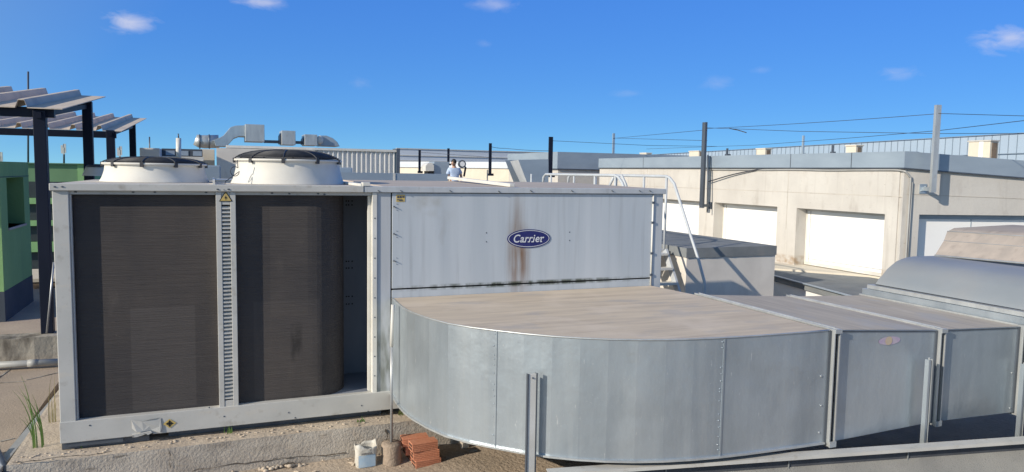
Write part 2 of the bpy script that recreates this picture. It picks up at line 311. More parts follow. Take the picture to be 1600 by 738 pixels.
    def build_each(s, name, mats, parent=None, bevel=0): return [q.build(name, mats, parent, bevel) for q in s.split()]
    def build(s, name, mats, parent=None, bevel=0):
        me = bpy.data.meshes.new(name); me.from_pydata(s.v, [], s.f)
        if not isinstance(mats, (list, tuple)): mats = [mats]
        for m in mats: me.materials.append(m)
        me.polygons.foreach_set('material_index', s.m); me.polygons.foreach_set('use_smooth', s.sm); me.update()
        o = bpy.data.objects.new(name, me); SC.collection.objects.link(o)
        if parent is not None:
            o.parent = parent
            if parent.type == 'EMPTY': o.location = -parent.location
        if bevel:
            b = o.modifiers.new('bevel', 'BEVEL'); b.width = bevel; b.segments = 2; b.limit_method = 'ANGLE'; b.harden_normals = False
        return o
def tag(o, label=None, cat=None, group=None, kind=None):
    for k, v in (('label', label), ('category', cat), ('group', group), ('kind', kind)):
        if v: o[k] = v
    return o
def thing(name, loc, label, cat, group=None):
    o = bpy.data.objects.new(name, None); SC.collection.objects.link(o); o.location = loc; o.empty_display_size = .1
    return tag(o, label, cat, group)
def copy_tree(o, parent=None):
    c = o.copy(); SC.collection.objects.link(c)
    if parent: c.parent = parent
    for ch in list(o.children): copy_tree(ch, c)
    return c
def struct(name, mb, m): return tag(mb.build(name, m), kind='structure')
def cr(pts, n):
    """Catmull-Rom through pts"""
    out = []; P = [Vector(p) for p in pts]; P = [P[0]*2-P[1]]+P+[P[-1]*2-P[-2]]
    for i in range(1, len(P)-2):
        for k in range(n):
            t = k/n; a, b, c, d = P[i-1:i+3]
            out.append(.5*((2*b)+(c-a)*t+(2*a-5*b+4*c-d)*t*t+(3*b-a-3*c+d)*t**3))
    out.append(P[-2]); return out

# ------------------------------------------------------------------ setting: ground levels
GZ = -2.73                      # roof level in front of the duct
struct('ground', MB().add([(-4000, -4000, -17), (4000, -4000, -17), (4000, 4000, -17), (-4000, 4000, -17)], [(0, 1, 2, 3)]), city)
struct('roof_floor', MB().box(-1.6, 34, -3, 40, GZ-.4, GZ), soil)
struct('roof_slab', MB().box(-14, -1.66, 3, 10.6, -2.9, -2.45), slab)
struct('terrace_floor', MB().box(-14, -1.25, 10.86, 14.8, -2.7, -2.13), terr)
# soil heaped along the foot of the plinth and under the duct
nx, ny = 60, 14; mb = MB(); vs = []
for j in range(ny+1):
    for i in range(nx+1):
        x = -1.5+i*6.5/nx; y = 5.2+j*1.6/ny
        h = .05*max(0, (y-5.9)/.9)**1.5+.012*random.random()+.03*math.exp(-((x-2.1)/.35)**2-((y-6.2)/.4)**2)
        vs.append((x, y, GZ+.006+h*(1 if 0 < j else 0)))
fs = [(j*(nx+1)+i, j*(nx+1)+i+1, (j+1)*(nx+1)+i+1, (j+1)*(nx+1)+i) for j in range(ny) for i in range(nx)]
mb.add(vs, fs, 0, True); struct('ground_soil', mb, soil)

# concrete plinth carrying the air conditioner
PLY = 6.78; PT = -2.385
pl = thing('concrete_plinth', (1.2, 8, GZ), 'long low stained concrete plinth under the grey air conditioner', 'plinth')
mb = MB(); n = 160; xs = [-1.56+i*6.4/n for i in range(n+1)]; wv = lambda x, p: .006*sin(x*3.1+p)+.004*sin(x*7.7+2*p)+.0025*sin(x*19+3*p)
top = []; bot = []
for x in xs: top.append((x, PLY+wv(x, 0)+.002*random.uniform(-1, 1), PT-.005*random.random())); bot.append((x, PLY-.012+wv(x, 2), GZ-.1))
mid = [((a[0]), PLY-.004+wv(a[0], 1), PT-.21+.012*sin(a[0]*5)) for a in top]
vs = top+mid+bot; N = n+1
mb.add(vs, [(N+i, N+i+1, i+1, i) for i in range(n)]+[(2*N+i, 2*N+i+1, N+i+1, N+i) for i in range(n)], 0, True)
mb.add([(-1.56, PLY+.01, GZ-.1), (-1.56, PLY+.01, PT-.01), (-1.56, 9.9, PT-.01), (-1.56, 9.9, GZ-.1)], [(0, 1, 2, 3)])
pf_o = mb.build('plinth_face', conc_p, pl)
def crack(px, w):
    L_ = []
    for u, v in px:
        p = PY(u, v, PLY); p.y = PLY-.006+min(wv(p.x, 0), wv(p.x, 1)-.004, wv(p.x, 2)-.012 if p.z < PT-.22 else 9); L_.append(p)
    L2 = []
    for a_, b_ in zip(L_, L_[1:]):
        for k in range(4): q = a_.lerp(b_, k/4); q.z += random.uniform(-.007, .007); L2.append(q)
    m_ = MB(); vs_ = []
    for q in L2: h_ = w*random.uniform(.25, 1); vs_ += [q-Vector((random.uniform(0, .004), 0, h_)), q+Vector((0, 0, h_))]
    m_.add(vs_, [(2*i, 2*i+2, 2*i+3, 2*i+1) for i in range(len(L2)-1)]); m_.build('crack', crackm, pf_o)
crack([(300, 735), (345, 728), (395, 722), (420, 719), (440, 716), (470, 713), (520, 709), (548, 706)], .006)
crack([(20, 722), (60, 718), (110, 712), (150, 709), (185, 704)], .004)
crack([(440, 728), (447, 724), (456, 722), (464, 727), (470, 731)], .016)
crack([(264, 704), (267, 712), (265, 722), (268, 734)], .012)
crack([(601, 670), (606, 678), (603, 688), (608, 696)], .018)
MB().add(top+[(4.84, 9.9, PT), (-1.56, 9.9, PT)], [tuple(range(N+2))]).build('plinth_top', conc_t, pl)
mb = MB()
for i in range(90):
    x = random.uniform(-1.5, 1.5); y = random.uniform(6.80, 6.97); r = random.uniform(.004, .014)
    mb.ball((x, y, PT+.002), r, 4, (1.4, 1, .6))
for i in range(60):
    x = random.choice([random.uniform(1.5, 1.75), random.uniform(.3, .7), random.uniform(-1.4, 1.6)]); r = random.uniform(.008, .022)
    mb.ball((x, PLY-.015-random.random()*.05, GZ+.055+random.random()*.02), r, 4, (1.3, 1, .8))
for i in range(170):
    x = random.uniform(-1.4, 2.9); y = random.uniform(6.2, 6.72); r = random.choice([.004, .005, .006, .008, .011])
    mb.ball((x, y, GZ+.012+.05*max(0, (y-5.9)/.9)**1.5), r, 4, (1.3, 1, .7))
for i in range(14):                       # flakes fallen off the concrete
    x = random.uniform(-1.3, 1.6); y = random.uniform(6.55, 6.72); mb.obox((x, y, GZ+.055), (random.uniform(-1, 1), 1, .1), random.uniform(.01, .03), (1, random.uniform(-1, 1), .2), random.uniform(.008, .02), (0, 0, 1), .006)
tag(mb.build('rubble', conc_t), 'loose crumbs of mortar and sand along the concrete plinth edge', 'rubble', kind='stuff')
# grey drainage flashing running back beside the plinth
gt = [PZ(0, 716, -2.44), PZ(91, 609, -2.44)]
d = (gt[1]-gt[0]).normalized(); sdv = Vector((d.y, -d.x, 0))
mb = MB(); a0 = gt[0]-d*.6; b0 = gt[1]+d*1.0
mb.obox((a0+b0)/2+sdv*.04+Vector((0, 0, .003)), d, (b0-a0).length/2, sdv, .025, (0, 0, 1), .006)
mb.obox((a0+b0)/2+sdv*.085+Vector((0, 0, .012)), d, (b0-a0).length/2, sdv, .010, (0, 0, 1), .018)
tag(mb.build('gutter_flashing', pvc), 'narrow grey metal flashing strip along the left edge of the concrete plinth', 'flashing')
mb = MB(); mb.tube([PZ(-8, 700, -2.40), PZ(6, 728, -2.42), PZ(12, 745, -2.50)], .03, 10)
tag(mb.build('drain_hose', galv_d), 'short dark grey hose end at the bottom left corner beside the plinth', 'hose')

# low weathered wall and grey pipe on the left
mb = MB(); y0 = 10.6
n = 40; T = [(-9+i*7.9/n, y0+.015*random.uniform(-1, 1), -2.135+.012*random.uniform(-1, 1)) for i in range(n+1)]
vs = T+[(a[0], y0+.02*random.uniform(-1, 1), -2.6) for a in T]+[(a[0], y0+.255, -2.125) for a in T]; N = n+1
mb.add(vs, [(N+i, N+i+1, i+1, i) for i in range(n)]+[(i, i+1, 2*N+i+1, 2*N+i) for i in range(n)], 0)
tag(mb.build('low_concrete_wall', conc_d), 'low weathered concrete kerb wall with black stains behind the grey pipe', 'wall')
p0, p1 = PZ(-40, 572.5, -2.38), PZ(110, 564.5, -2.38)
mb = MB(); mb.tube([p0, p1], .04, 14); mb.tube([PZ(44, 568, -2.38), PZ(60, 567.2, -2.38)], .045, 14)
tag(mb.build('grey_pipe', pvc), 'grey plastic drain pipe lying along the foot of the low weathered wall', 'pipe')
mb = MB()
for (u1, v1, u2, v2) in [(-5, 592, 16, 577), (0, 598.5, 38, 596), (40, 594, 92, 582), (0, 690, 22, 685)]:
    a, b = PZ(u1, v1, -2.446), PZ(u2, v2, -2.446); mb.bar(a, b, .02, .003)
struct('roof_joints', mb, conc_d)
# far kerb on the terrace
yk = 14.85
tw = thing('brick_kerb_wall', (-3, yk, -2.13), 'low brown rubble wall with cream capping at the far end of the shaded terrace', 'wall')
zk0, zk1 = PY(60, 464, yk).z, PY(60, 441, yk).z
MB().box(-9, -1.4, yk, yk+.3, zk0-.3, zk1).build('rubble_face', brickw, tw)
MB().box(-9, -1.4, yk-.02, yk+1.4, zk1+.002, zk1+.06).build('coping', creamp, tw)

# ------------------------------------------------------------------ air conditioner
YF = 6.982
ac = thing('rooftop_air_conditioner', (1.7, 8.2, PT), 'large grey packaged rooftop air conditioner with two fan shrouds and dark coils', 'air conditioner')
XL, XR, X1, X2, XD = -1.2115, 4.62, 1.394, 1.585, 1.31
ZT, ZO, ZC = -.1457, -.234, -2.134
# body behind everything
mb = MB(); mb.box(XL+.02, XL+.06, YF+.12, 9.38, -2.3, -.2); mb.box(XL+.02, XR-.02, 9.34, 9.38, -2.3, -.2); mb.box(XR-.06, XR-.02, YF+.05, 9.339, -2.3, -.2); mb.box(1.62, 1.66, YF+.09, 9.339, -2.3, -.2)
mb.box(XL+.061, 1.619, YF+.06, 9.339, -2.2, ZC-.012)
mb.build('casing', innerm, ac)
mb = MB(); mb.box(XL-.003, 4.60, YF-.02, YF+.055, -2.315, ZC); mb.box(XL-.003, XL+.08, YF+.056, 9.36, -2.315, ZC-.004)
bf = mb.build('base_frame', paint_l, ac, .004)
mb = MB(); mb.box(XL+.0, -.55, YF+.03, YF+.12, PT+.002, -2.318); mb.box(-.4, 1.5, YF+.08, YF+.12, PT+.002, -2.318); mb.box(-1.19, -.75, YF-.006, YF+.028, PT+.03, -2.318); mb.build('skid', galv_d, ac)
# torn foil and arrows sticker on the base frame
mb = MB(); q = [(205, 656), (222, 659), (238, 655), (251, 653), (253, 668), (250, 676), (236, 672), (224, 674), (214, 676), (206, 670)]
pts = [PY(u, v, YF-.024-.006*(i % 3)) for i, (u, v) in enumerate(q)]; mb.add(pts, [tuple(range(len(pts)-1, -1, -1)), tuple(range(len(pts)))])
q = [(206, 680), (236, 675), (240, 678), (222, 682), (207, 684)]; pts = [PY(u, v, YF-.045) for u, v in q]; mb.add(pts+[p+Vector((0, .03, .002)) for p in pts], [(4, 3, 2, 1, 0), (0, 1, 2, 3, 4), (5, 6, 7, 8, 9), (0, 1, 6, 5), (1, 2, 7, 6), (2, 3, 8, 7)])
mb.build('torn_foil', paint_l, bf)
c = PY(265, 662, YF-.024)
mb = MB(); r = .042; mb.add([c+Vector((r*1.25*cos(a), 0, r*sin(a))) for a in (pi/2, pi, 1.5*pi, 0)], [(0, 1, 2, 3)])
st = mb.build('arrow_sticker', yell, bf)
mb = MB()
for k in range(4):
    a = k*pi/2; e = Vector((cos(a), 0, sin(a))); f = Vector((-sin(a), 0, cos(a))); cc = c+Vector((0, -.002, 0))
    mb.add([cc+e*.032, cc+e*.010+f*.014, cc+e*.010+f*.005, cc+f*.005, cc-f*.005, cc+e*.010-f*.005, cc+e*.010-f*.014], [(0, 1, 2, 3, 4, 5, 6)])
mb.build('arrow_cross', black, st)
mb = MB()
for u, v in [(350, 651), (451, 645), (461, 653), (565, 634), (575, 643), (140, 665), (327, 637)]:
    mb.ball(PY(u, v, YF-.022), .007, 6, (1, .4, 1))
mb.build_each('screw', galv_d, bf)
# left corner post and lip
mb = MB(); mb.box(XL, XL+.118, YF-.01, YF+.12, ZC-.012, -.207); mb.box(XL+.118, X1*0-1.079, YF+.004, YF+.05, ZC-.0, -.236)
mb.build('corner_post', paint_l, ac, .006)
mb = MB(); mb.box(XL-.015, XD, YF-.035, YF+.03, -.206, ZT)
lip = mb.build('top_rail', paint_l, ac, .006)
mb = MB(); mb.box(XL+.1185, X1-.003, YF+.012, YF+.06, ZO-.002, -.2065); mb.build('header_strip', paint_l, ac)
mb = MB(); mb.box(XL-.012, XD+.2, YF+.031, 9.4, -.20, ZT-.006); deck = mb.build('fan_deck', deckp, ac)
mb = MB()
for u, v in [(85, 292), (97, 292), (340, 296), (357, 296), (118, 300), (208, 300.5), (242, 300.5), (322, 301), (425, 302), (452, 303), (497, 303), (507, 304)]:
    p = PY(u, v, YF-.038 if v < 298 else YF+.008); mb.ball(p, .008, 5, (1.5, .5, .8))
mb.build_each('screw', galv_d, lip)
# louvred centre post
xa, xb = PY(337, 304, YF).x, PY(368, 304, YF).x
lp = MB(); lp.box(xa, xa+.045, YF-.012, YF+.09, ZC-.006, -.208); lp.box(xb-.045, xb, YF-.012, YF+.09, ZC-.006, -.208); lp.box(xa+.046, xb-.046, YF-.008, YF+.02, -.322, -.21); lp.box(xa+.046, xb-.046, YF-.008, YF+.02, ZC-.004, -2.08)
lpo = lp.build('louvre_post', paint_l, ac, .003)
MB().box(xa+.045, xb-.045, YF+.03, YF+.04, -2.1, -.25).build('louvre_back', darkm, lpo)
mb = MB(); ns = 50
for i in range(ns):
    z = -.335-(i+.5)*(2.075-.335)/ns
    mb.add([(xa+.0455, YF-.006, z-.004), (xb-.0455, YF-.006, z-.004), (xb-.0455, YF+.018, z+.018), (xa+.0455, YF+.018, z+.018), (xa+.0455, YF-.006, z-.008), (xb-.0455, YF-.006, z-.008), (xb-.0455, YF+.018, z+.012), (xa+.0455, YF+.018, z+.012)],
           [(0, 1, 2, 3), (7, 6, 5, 4), (4, 5, 1, 0)])
    mb.box(xa+.0455, xb-.0455, YF-.009, YF-.006, z-.009, z+.006)
mb.build('louvre_slats', paint_l, lpo)
# warning triangle
cx = (xa+xb)/2; zc = -.262
def tri(r, y): return [Vector((cx+r*sin(a)*1.05, y, zc+r*cos(a))) for a in (0, -2*pi/3, 2*pi/3)]
MB().add(tri(.062, YF-.014), [(0, 1, 2)]).build('warning_triangle', black, lpo)
wt = MB().add(tri(.050, YF-.017), [(0, 1, 2)]).build('warning_face', yell, lpo)
MB().add([Vector((cx+dx, YF-.019, zc+dz)) for dx, dz in [(.004, .026), (-.012, -.002), (-.001, -.002), (-.006, -.022), (.012, .006), (.001, .006)]], [(0, 1, 2, 3, 4, 5)]).build('bolt_symbol', black, wt)
# coils
YC = YF+.055
mb = MB(); mb.box(-1.17, xa+.04, YC, YC+.10, ZC-.01, -.21)
mb.box(-1.07, -1.065, YC-.004, YC, ZC, -.25)
mb.build('coil', coilm, ac)
plan = [Vector((xa+.12, YC, 0)), Vector((.76, YC, 0))]
R = .34; c0 = Vector((.845, YC+R, 0))
for k in range(0, 13): a = -pi/2+k*(pi/2)/12; plan.append(c0+Vector((R*cos(a), R*sin(a), 0)))
plan.append(Vector((.845+R, YC+2.0, 0)))
inner = [p+Vector((-.0, .12, 0)) if p.x < .80 else p+(c0-p).normalized()*.12 for p in plan]; inner[-1] = plan[-1]+Vector((-.12, 0, 0))
mb = MB(); mb.prism([(p.x, p.y) for p in plan]+[(p.x, p.y) for p in reversed(inner)], ZC-.01, -.21); mb.build('coil', coilm, ac)
MB().box(.95, 1.62, YF+.78, YF+.82, ZC-.01, -.21).build('inner_panel', innerm, ac)
mb = MB()
for z in (-.32, -.36, -.95, -1.02, -1.32, -1.40): 
    for x in (1.28, 1.305, 1.34): mb.ball((x, YF+.778, z), .008, 5, (1, .4, 1))
mb.build_each('rivet', darkm, ac)
# jamb and plain post right of the coil
mb = MB(); mb.box(X1, X1+.046, YF-.012, YF+.10, ZC-.006, -.2075); mb.box(X1-.03, X1-.0005, YF+.05, YF+.09, ZC, -.236)
j = mb.build('bay_jamb', paint_w, ac, .004)
mb = MB()
for k in range(9): mb.ball((X1+.023, YF-.013, -.45-k*.19), .007, 5, (1, .4, 1))
mb.build_each('screw', galv_d, j)
MB().box(X1+.048, X2-.012, YF+.0, YF+.08, ZC-.006, -.2075).build('plain_post', post_p, ac, .004)
# right hand box: doors, seam, post, roof
MB().box(X2-.011, XR-.005, YF+.012, YF+.05, -2.3, -.21).build('seam_backing', darkm, ac)
x5 = PY(1019, 380, YF).x
mb = MB(); mb.box(X2, x5-.012, YF-.004, YF+.011, -1.131, -.212); door = mb.build('access_door', panel, ac, .003)
mb = MB(); mb.box(X2, x5-.012, YF-.002, YF+.011, -2.28, -1.146); mb.build('lower_panel', panel, ac, .003)
mb = MB(); mb.box(x5-.004, XR, YF-.004, YF+.011, -2.28, -.2065); mb.build('corner_post', paint, ac, .004)
mb = MB(); mb.tube([(x5-.008, YF-.008, -1.22), (x5-.008, YF-.008, -.22)], .009, 8); mb.build('hinge_rod', paint_w, ac)
mb = MB()
for z in (-.3, -.52, -.86, -1.1): mb.box(x5-.022, x5+.006, YF-.022, YF-.006, z-.012, z+.012)
mb.build_each('hinge', galv_d, ac)
for z in (-.34, -.60, -.86):
    mb = MB(); p = Vector((X2+.015, YF-.012, z)); mb.bar(p, p+Vector((.022, -.006, -.012)), .008, .008); mb.ball(p, .008, 6, (1, .6, 1)); mb.ball(p+Vector((.03, .006, .025)), .004, 5); mb.ball(p+Vector((.03, .006, -.035)), .004, 5)
    mb.build('latch', galv_d, door)
mb = MB()
for u, v in [(760, 364), (760, 378), (890, 363), (890, 376)]: mb.ball(PY(u, v, YF-.004), .007, 6, (1, .5, 1))
mb.build_each('screw', galv_d, door)
# roof of the right hand box: slightly crowned sheet with a lip
mb = MB(); mb.box(XD+.004, XR+.02, YF-.03, YF+.03, -.2055, ZT-.003); rl = mb.build('roof_lip', paint, ac, .005)
mb = MB(); P4 = [(XD+.2, YF+.031), (XR+.015, YF+.031), (XR+.015, 9.4), (XD+.2, 9.4)]
mb.add([(x, y, ZT-.004+(.028 if y > 8 else 0)) for x, y in P4]+[(x, y, -.205) for x, y in P4], [(0, 1, 2, 3), (4, 5, 1, 0), (5, 6, 2, 1), (6, 7, 3, 2), (7, 4, 0, 3)])
mb.build('roof_panel', roofdust, ac)
mb = MB()
for u, v in [(592, 299), (627, 299), (704, 299), (780, 300), (830, 299), (894, 299), (957, 299), (1000, 299), (1016, 299)]: p = PY(u, v, YF-.034); mb.bar(p+Vector((-.01, 0, .008)), p+Vector((.012, 0, -.006)), .01, .007)
mb.build_each('screw', galv_d, rl)
mb = MB(); mb.obox((2.866, 8.2, -.103), (0, 2.2, .05), 1.1, (1, 0, 0), .028, (0, -.05, 2.2), .018); mb.build('seam_cover', paint_w, ac, .004)
mb = MB(); mb.box(XD-.03, XD+.03, YF-.02, 9.3, ZT-.004, ZT+.022); mb.box(XD-.01, XD+.06, YF-.037, YF+.06, ZT-.001, ZT+.034); mb.build('seam_cover', paint_w, ac, .004)
# yellow tag
p = PY(626, 310, YF-.007); mb = MB(); mb.box(p.x-.042, p.x+.042, YF-.007, YF-.0045, p.z-.034, p.z+.034); yt = mb.build('yellow_tag', yell, door)
mb = MB(); 
for dx, dz, w, h in [(-.024, .012, .010, .010), (.0, .012, .008, .010), (.026, .014, .010, .008), (-.01, -.014, .026, .004), (.005, -.024, .02, .003)]: mb.box(p.x+dx-w, p.x+dx+w, YF-.009, YF-.0075, p.z+dz-h, p.z+dz+h)
mb.build_each('pictogram', inkb, yt)
# oval badge
bc = PY(826.5, 373, YF-.008); hw = (PY(860, 373, YF).x-PY(793, 373, YF).x)/2; hh = abs(PY(826, 358.6, YF).z-PY(826, 387.6, YF).z)/2
def oval(a, b, y, n=48): return [Vector((bc.x+a*cos(2*pi*k/n), y, bc.z+b*sin(2*pi*k/n))) for k in range(n)]
mb = MB(); mb.sweep(oval(hw, hh, YF-.004), (0, -.006, 0)); bd = mb.build('brand_badge', logoblue, door)
mb = MB(); n = 48; o1, o2 = oval(hw*.955, hh*.90, YF-.0115), oval(hw*.925, hh*.84, YF-.0115)
mb.add(o1+o2, [(i, (i+1) % n, n+(i+1) % n, n+i) for i in range(n)]); mb.build('badge_ring', logowhite, bd)
cu = bpy.data.curves.new('lettering', 'FONT'); cu.body = 'Carrier'; cu.size = .205; cu.shear = .22; cu.offset = .0028; cu.align_x = 'CENTER'; cu.align_y = 'CENTER'; cu.resolution_u = 4; cu.space_character = 1.08
to = bpy.data.objects.new('tmp', cu); SC.collection.objects.link(to); bpy.context.view_layer.update()
me = bpy.data.meshes.new_from_object(to.evaluated_get(bpy.context.evaluated_depsgraph_get())); bpy.data.objects.remove(to)
xs = [v.co.x for v in me.vertices]; ys = [v.co.y for v in me.vertices]; x0, x1_, y0_, y1_ = min(xs), max(xs), min(ys), max(ys)
tw_, th_ = hw*1.42, hh*.86
mb = MB(); vs = [Vector((bc.x+((v.co.x-x0)/(x1_-x0)-.5)*tw_, YF-.012, bc.z+((v.co.y-y0_)/(y1_-y0_)-.47)*th_)) for v in me.vertices]
mb.add(vs, [tuple(p.vertices) for p in me.polygons])
X = lambda t: bc.x+(t-.5)*tw_
for t, zz, w in [(.345, -.47, .055), (.485, -.47, .055), (.60, -.47, .05), (.90, -.47, .06), (.32, .03, .03), (.46, .03, .03), (.60, .03, .03), (.88, .03, .03)]:   # little serifs
    zc_ = bc.z+zz*th_; mb.add([(X(t)-w*tw_*.5, YF-.0122, zc_), (X(t)+w*tw_*.5, YF-.0122, zc_), (X(t)+w*tw_*.5, YF-.0122, zc_+.011), (X(t)-w*tw_*.5, YF-.0122, zc_+.011)], [(0, 1, 2, 3)])
mb.build('lettering', logowhite, bd)
# fans
def fan(u, vrim, y, dpx, dome):
    c = PY(u, vrim, y); dist = c.dot(FW); R = dpx/2*dist/FPX*.985; zb = ZT-.004; H = c.z-zb
    C = (c.x, c.y, zb)
    prof = [(R*1.085, 0), (R*1.075, .012), (R*1.045, H*.18), (R*1.015, H*.38), (R*.99, H*.6), (R*.98, H*.82), (R*.98, H-.018), (R+.018, H-.014), (R+.018, H+.004), (R-.012, H+.004), (R-.014, H*.3), (R-.014, 0)]
    sh = MB().lathe(prof, C, 72).build('fan_shroud', shroudm, deck)
    g = MB(); nr = 24
    for i in range(1, nr+1):
        r = R*1.0*i/nr; z = H+.006+dome*(1-(i/nr)**3.2)**.75
        g.tube([Vector(C)+Vector((r*cos(a), r*sin(a), z)) for a in [2*pi*k/40 for k in range(40)]], .0055, 5, closed=True)
    for k in range(10):
        a = 2*pi*k/10+.13
        g.tube([Vector(C)+Vector((R*1.01*t*cos(a), R*1.01*t*sin(a), H+.010+dome*(1-t**3.2)**.75)) for t in [.02, .2, .4, .55, .7, .82, .92, .985, 1.0]], .0065, 6)
        e = Vector((cos(a), sin(a), 0)); g.obox(Vector(C)+e*(R+.012)+Vector((0, 0, H-.012)), e, .012, (-e.y, e.x, 0), .016, (0, 0, 1), .024)
    gm = g.build('fan_guard', guardm, deck)
    b = MB()
    for k in range(5):
        a = 2*pi*k/5+.3; vs = []
        for t in (.2, .5, .8, .95):
            for s_ in (-1, 1):
                aa = a+s_*.32; vs.append(Vector(C)+Vector((R*t*cos(aa), R*t*sin(aa), H*.72+s_*.035)))
        b.add(vs+[v+Vector((0, 0, -.006)) for v in vs], [(0, 1, 3, 2), (2, 3, 5, 4), (4, 5, 7, 6), (8, 10, 11, 9), (10, 12, 13, 11), (12, 14, 15, 13)])
    b.lathe([(.001, H*.85), (.12, H*.83), (.14, H*.6), (.14, H*.4)], C, 24)
    b.lathe([(R-.02, .004), (.001, .004)], C, 40)
    b.build('fan_blades', bladem, deck)
fan(243, 256, 8.35, 146, .055)
fan(451, 250.5, 8.02, 160, .09)
mb = MB(); p = PY(367, 268, 7.6); mb.tube([PY(371, 250, 7.6)]+[p+Vector((.04*cos(a), 0, .045*sin(a))) for a in [i*pi/8 for i in range(2, 17)]]+[PY(352, 284, 7.5), PY(350, 297, YF-.04)], .004, 6)
mb.build('fan_cable', rubber, deck)
mb = MB(); mb.box(.0, .02, 7.3, 9.3, ZT-.006, ZT+.03); mb.box(.03, .26, 8.6, 9.3, ZT-.006, ZT+.02); mb.build('deck_seam', paint_w, deck)

# ------------------------------------------------------------------ galvanised supply duct
du = thing('ventilation_duct', (3.6, 5.6, -2.16), 'wide galvanised steel air duct with a dusty top, curving out of the air conditioner front', 'duct')
ZD, ZB = -1.225, -2.16
outl = [(1.582, 6.86), (1.568, 6.50), (1.60, 6.16), (1.75, 5.67), (2.03, 5.30), (2.36, 4.985), (2.72, 4.765), (3.13, 4.62), (3.58, 4.545), (4.10, 4.515), (4.60, 4.505)]
crv = [(p.x, p.y) for p in cr([(x, y, 0) for x, y in outl], 2)]
sm = [(1.585, 6.976)]+crv
mb = MB(); n = len(sm)
vs = [(x, y, ZB) for x, y in sm]+[(x, y, ZD) for x, y in sm]
mb.add(vs, [(i, i+1, n+i+1, n+i) for i in range(n-1)]); mb.build('elbow_wall', galv, du)
MB().add([(x, y, ZD+.002) for x, y in sm]+[(4.60, 6.3, ZD+.002), (4.50, 6.976, ZD+.002)], [tuple(range(n+2))]).build('elbow_top', ductdust, du)
mb = MB(); mb.add([(x, y, ZB-.002) for x, y in sm]+[(4.6, 6.3, ZB-.002), (4.5, 6.976, ZB-.002)], [tuple(range(n+1, -1, -1))]); mb.add([(4.6, 6.3, ZB), (4.5, 6.976, ZB), (4.5, 6.976, ZD), (4.6, 6.3, ZD)], [(0, 1, 2, 3)]); mb.build('elbow_bottom', galv_d, du)
# rolled edges top and bottom, riveted seams
mb = MB(); mb.tube([(x, y-.003, ZD+.001) for x, y in sm], .0075, 6); mb.build('top_edge', galv_l, du)
mb = MB()
def offs(P, k):
    out = []
    for i, p in enumerate(P):
        a = Vector(P[max(0, i-1)]); b = Vector(P[min(len(P)-1, i+1)]); t = (b-a).normalized(); out.append((p[0]-t.y*-k*-1 if False else p[0]+t.y*k, p[1]-t.x*k))
    return out
o1, o2 = offs(sm, -.002), offs(sm, .022); n1 = len(sm)
mb.add([(x, y, ZB-.004) for x, y in o1]+[(x, y, ZB-.004) for x, y in o2]+[(x, y, ZB+.010) for x, y in o2]+[(x, y, ZB+.010) for x, y in o1], [(i, i+1, n1+i+1, n1+i) for i in range(n1-1)]+[(n1+i, n1+i+1, 2*n1+i+1, 2*n1+i) for i in range(n1-1)]+[(2*n1+i, 2*n1+i+1, 3*n1+i+1, 3*n1+i) for i in range(n1-1)])
mb.build('bottom_flange', galv_l, du)
def on_curve(x):
    for (a, b), (c, d) in zip(sm, sm[1:]):
        if a <= x <= c and c > a and b < 6: t = (x-a)/(c-a); return Vector((x, b+(d-b)*t, 0)), Vector((c-a, d-b, 0)).normalized()
for u, v in ((775, 600), (1128, 620)):
    best = min([i*.01 for i in range(180, 440)], key=lambda x: abs((lambda q: 800+FPX*(q.dot(RT))/q.dot(FW)-u)(on_curve(x)[0]+Vector((0, 0, -1.7)))))
    q, t = on_curve(best); nn = Vector((t.y, -t.x, 0)); mb = MB()
    mb.obox(q+nn*.003+Vector((0, 0, (ZD+ZB)/2)), t, .006, nn, .003, (0, 0, 1), .46)
    for k in range(18):
        if random.random() < .8: mb.ball(q-t*(.022+random.uniform(-.006, .004))+nn*.002+Vector((0, 0, ZB+.05+k*.05+random.uniform(-.016, .016))), random.choice((.004, .0045, .0055)), 5)
    mb.build('riveted_seam', galv, du)
# straight sections
YW, YB2 = 4.505, 6.31
def sect(xa_, xb_, za, zb_, ba, bb, name):
    mb = MB(); mb.add([(xa_, YW, ba), (xb_, YW, bb), (xb_, YW, zb_), (xa_, YW, za), (xa_, YB2, ba), (xb_, YB2, bb), (xb_, YB2, zb_), (xa_, YB2, za)], [(0, 1, 2, 3), (4, 7, 6, 5), (0, 4, 5, 1)])
    o = mb.build(name, galv, du)
    mb = MB(); mb.add([(xa_, YW, za+.001), (xb_, YW, zb_+.001), (xb_, YB2, zb_+.001), (xa_, YB2, za+.001)], [(0, 1, 2, 3)]); mb.build('section_top', ductdust2, du)
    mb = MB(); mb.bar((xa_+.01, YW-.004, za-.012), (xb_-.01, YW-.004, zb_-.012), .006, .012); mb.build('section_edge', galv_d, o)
    return o
s2 = sect(4.70, 5.83, -1.228, -1.300, ZB, -2.125, 'tapered_section')
s3 = sect(5.90, 6.90, -1.302, -1.338, -2.125, -2.150, 'straight_section')
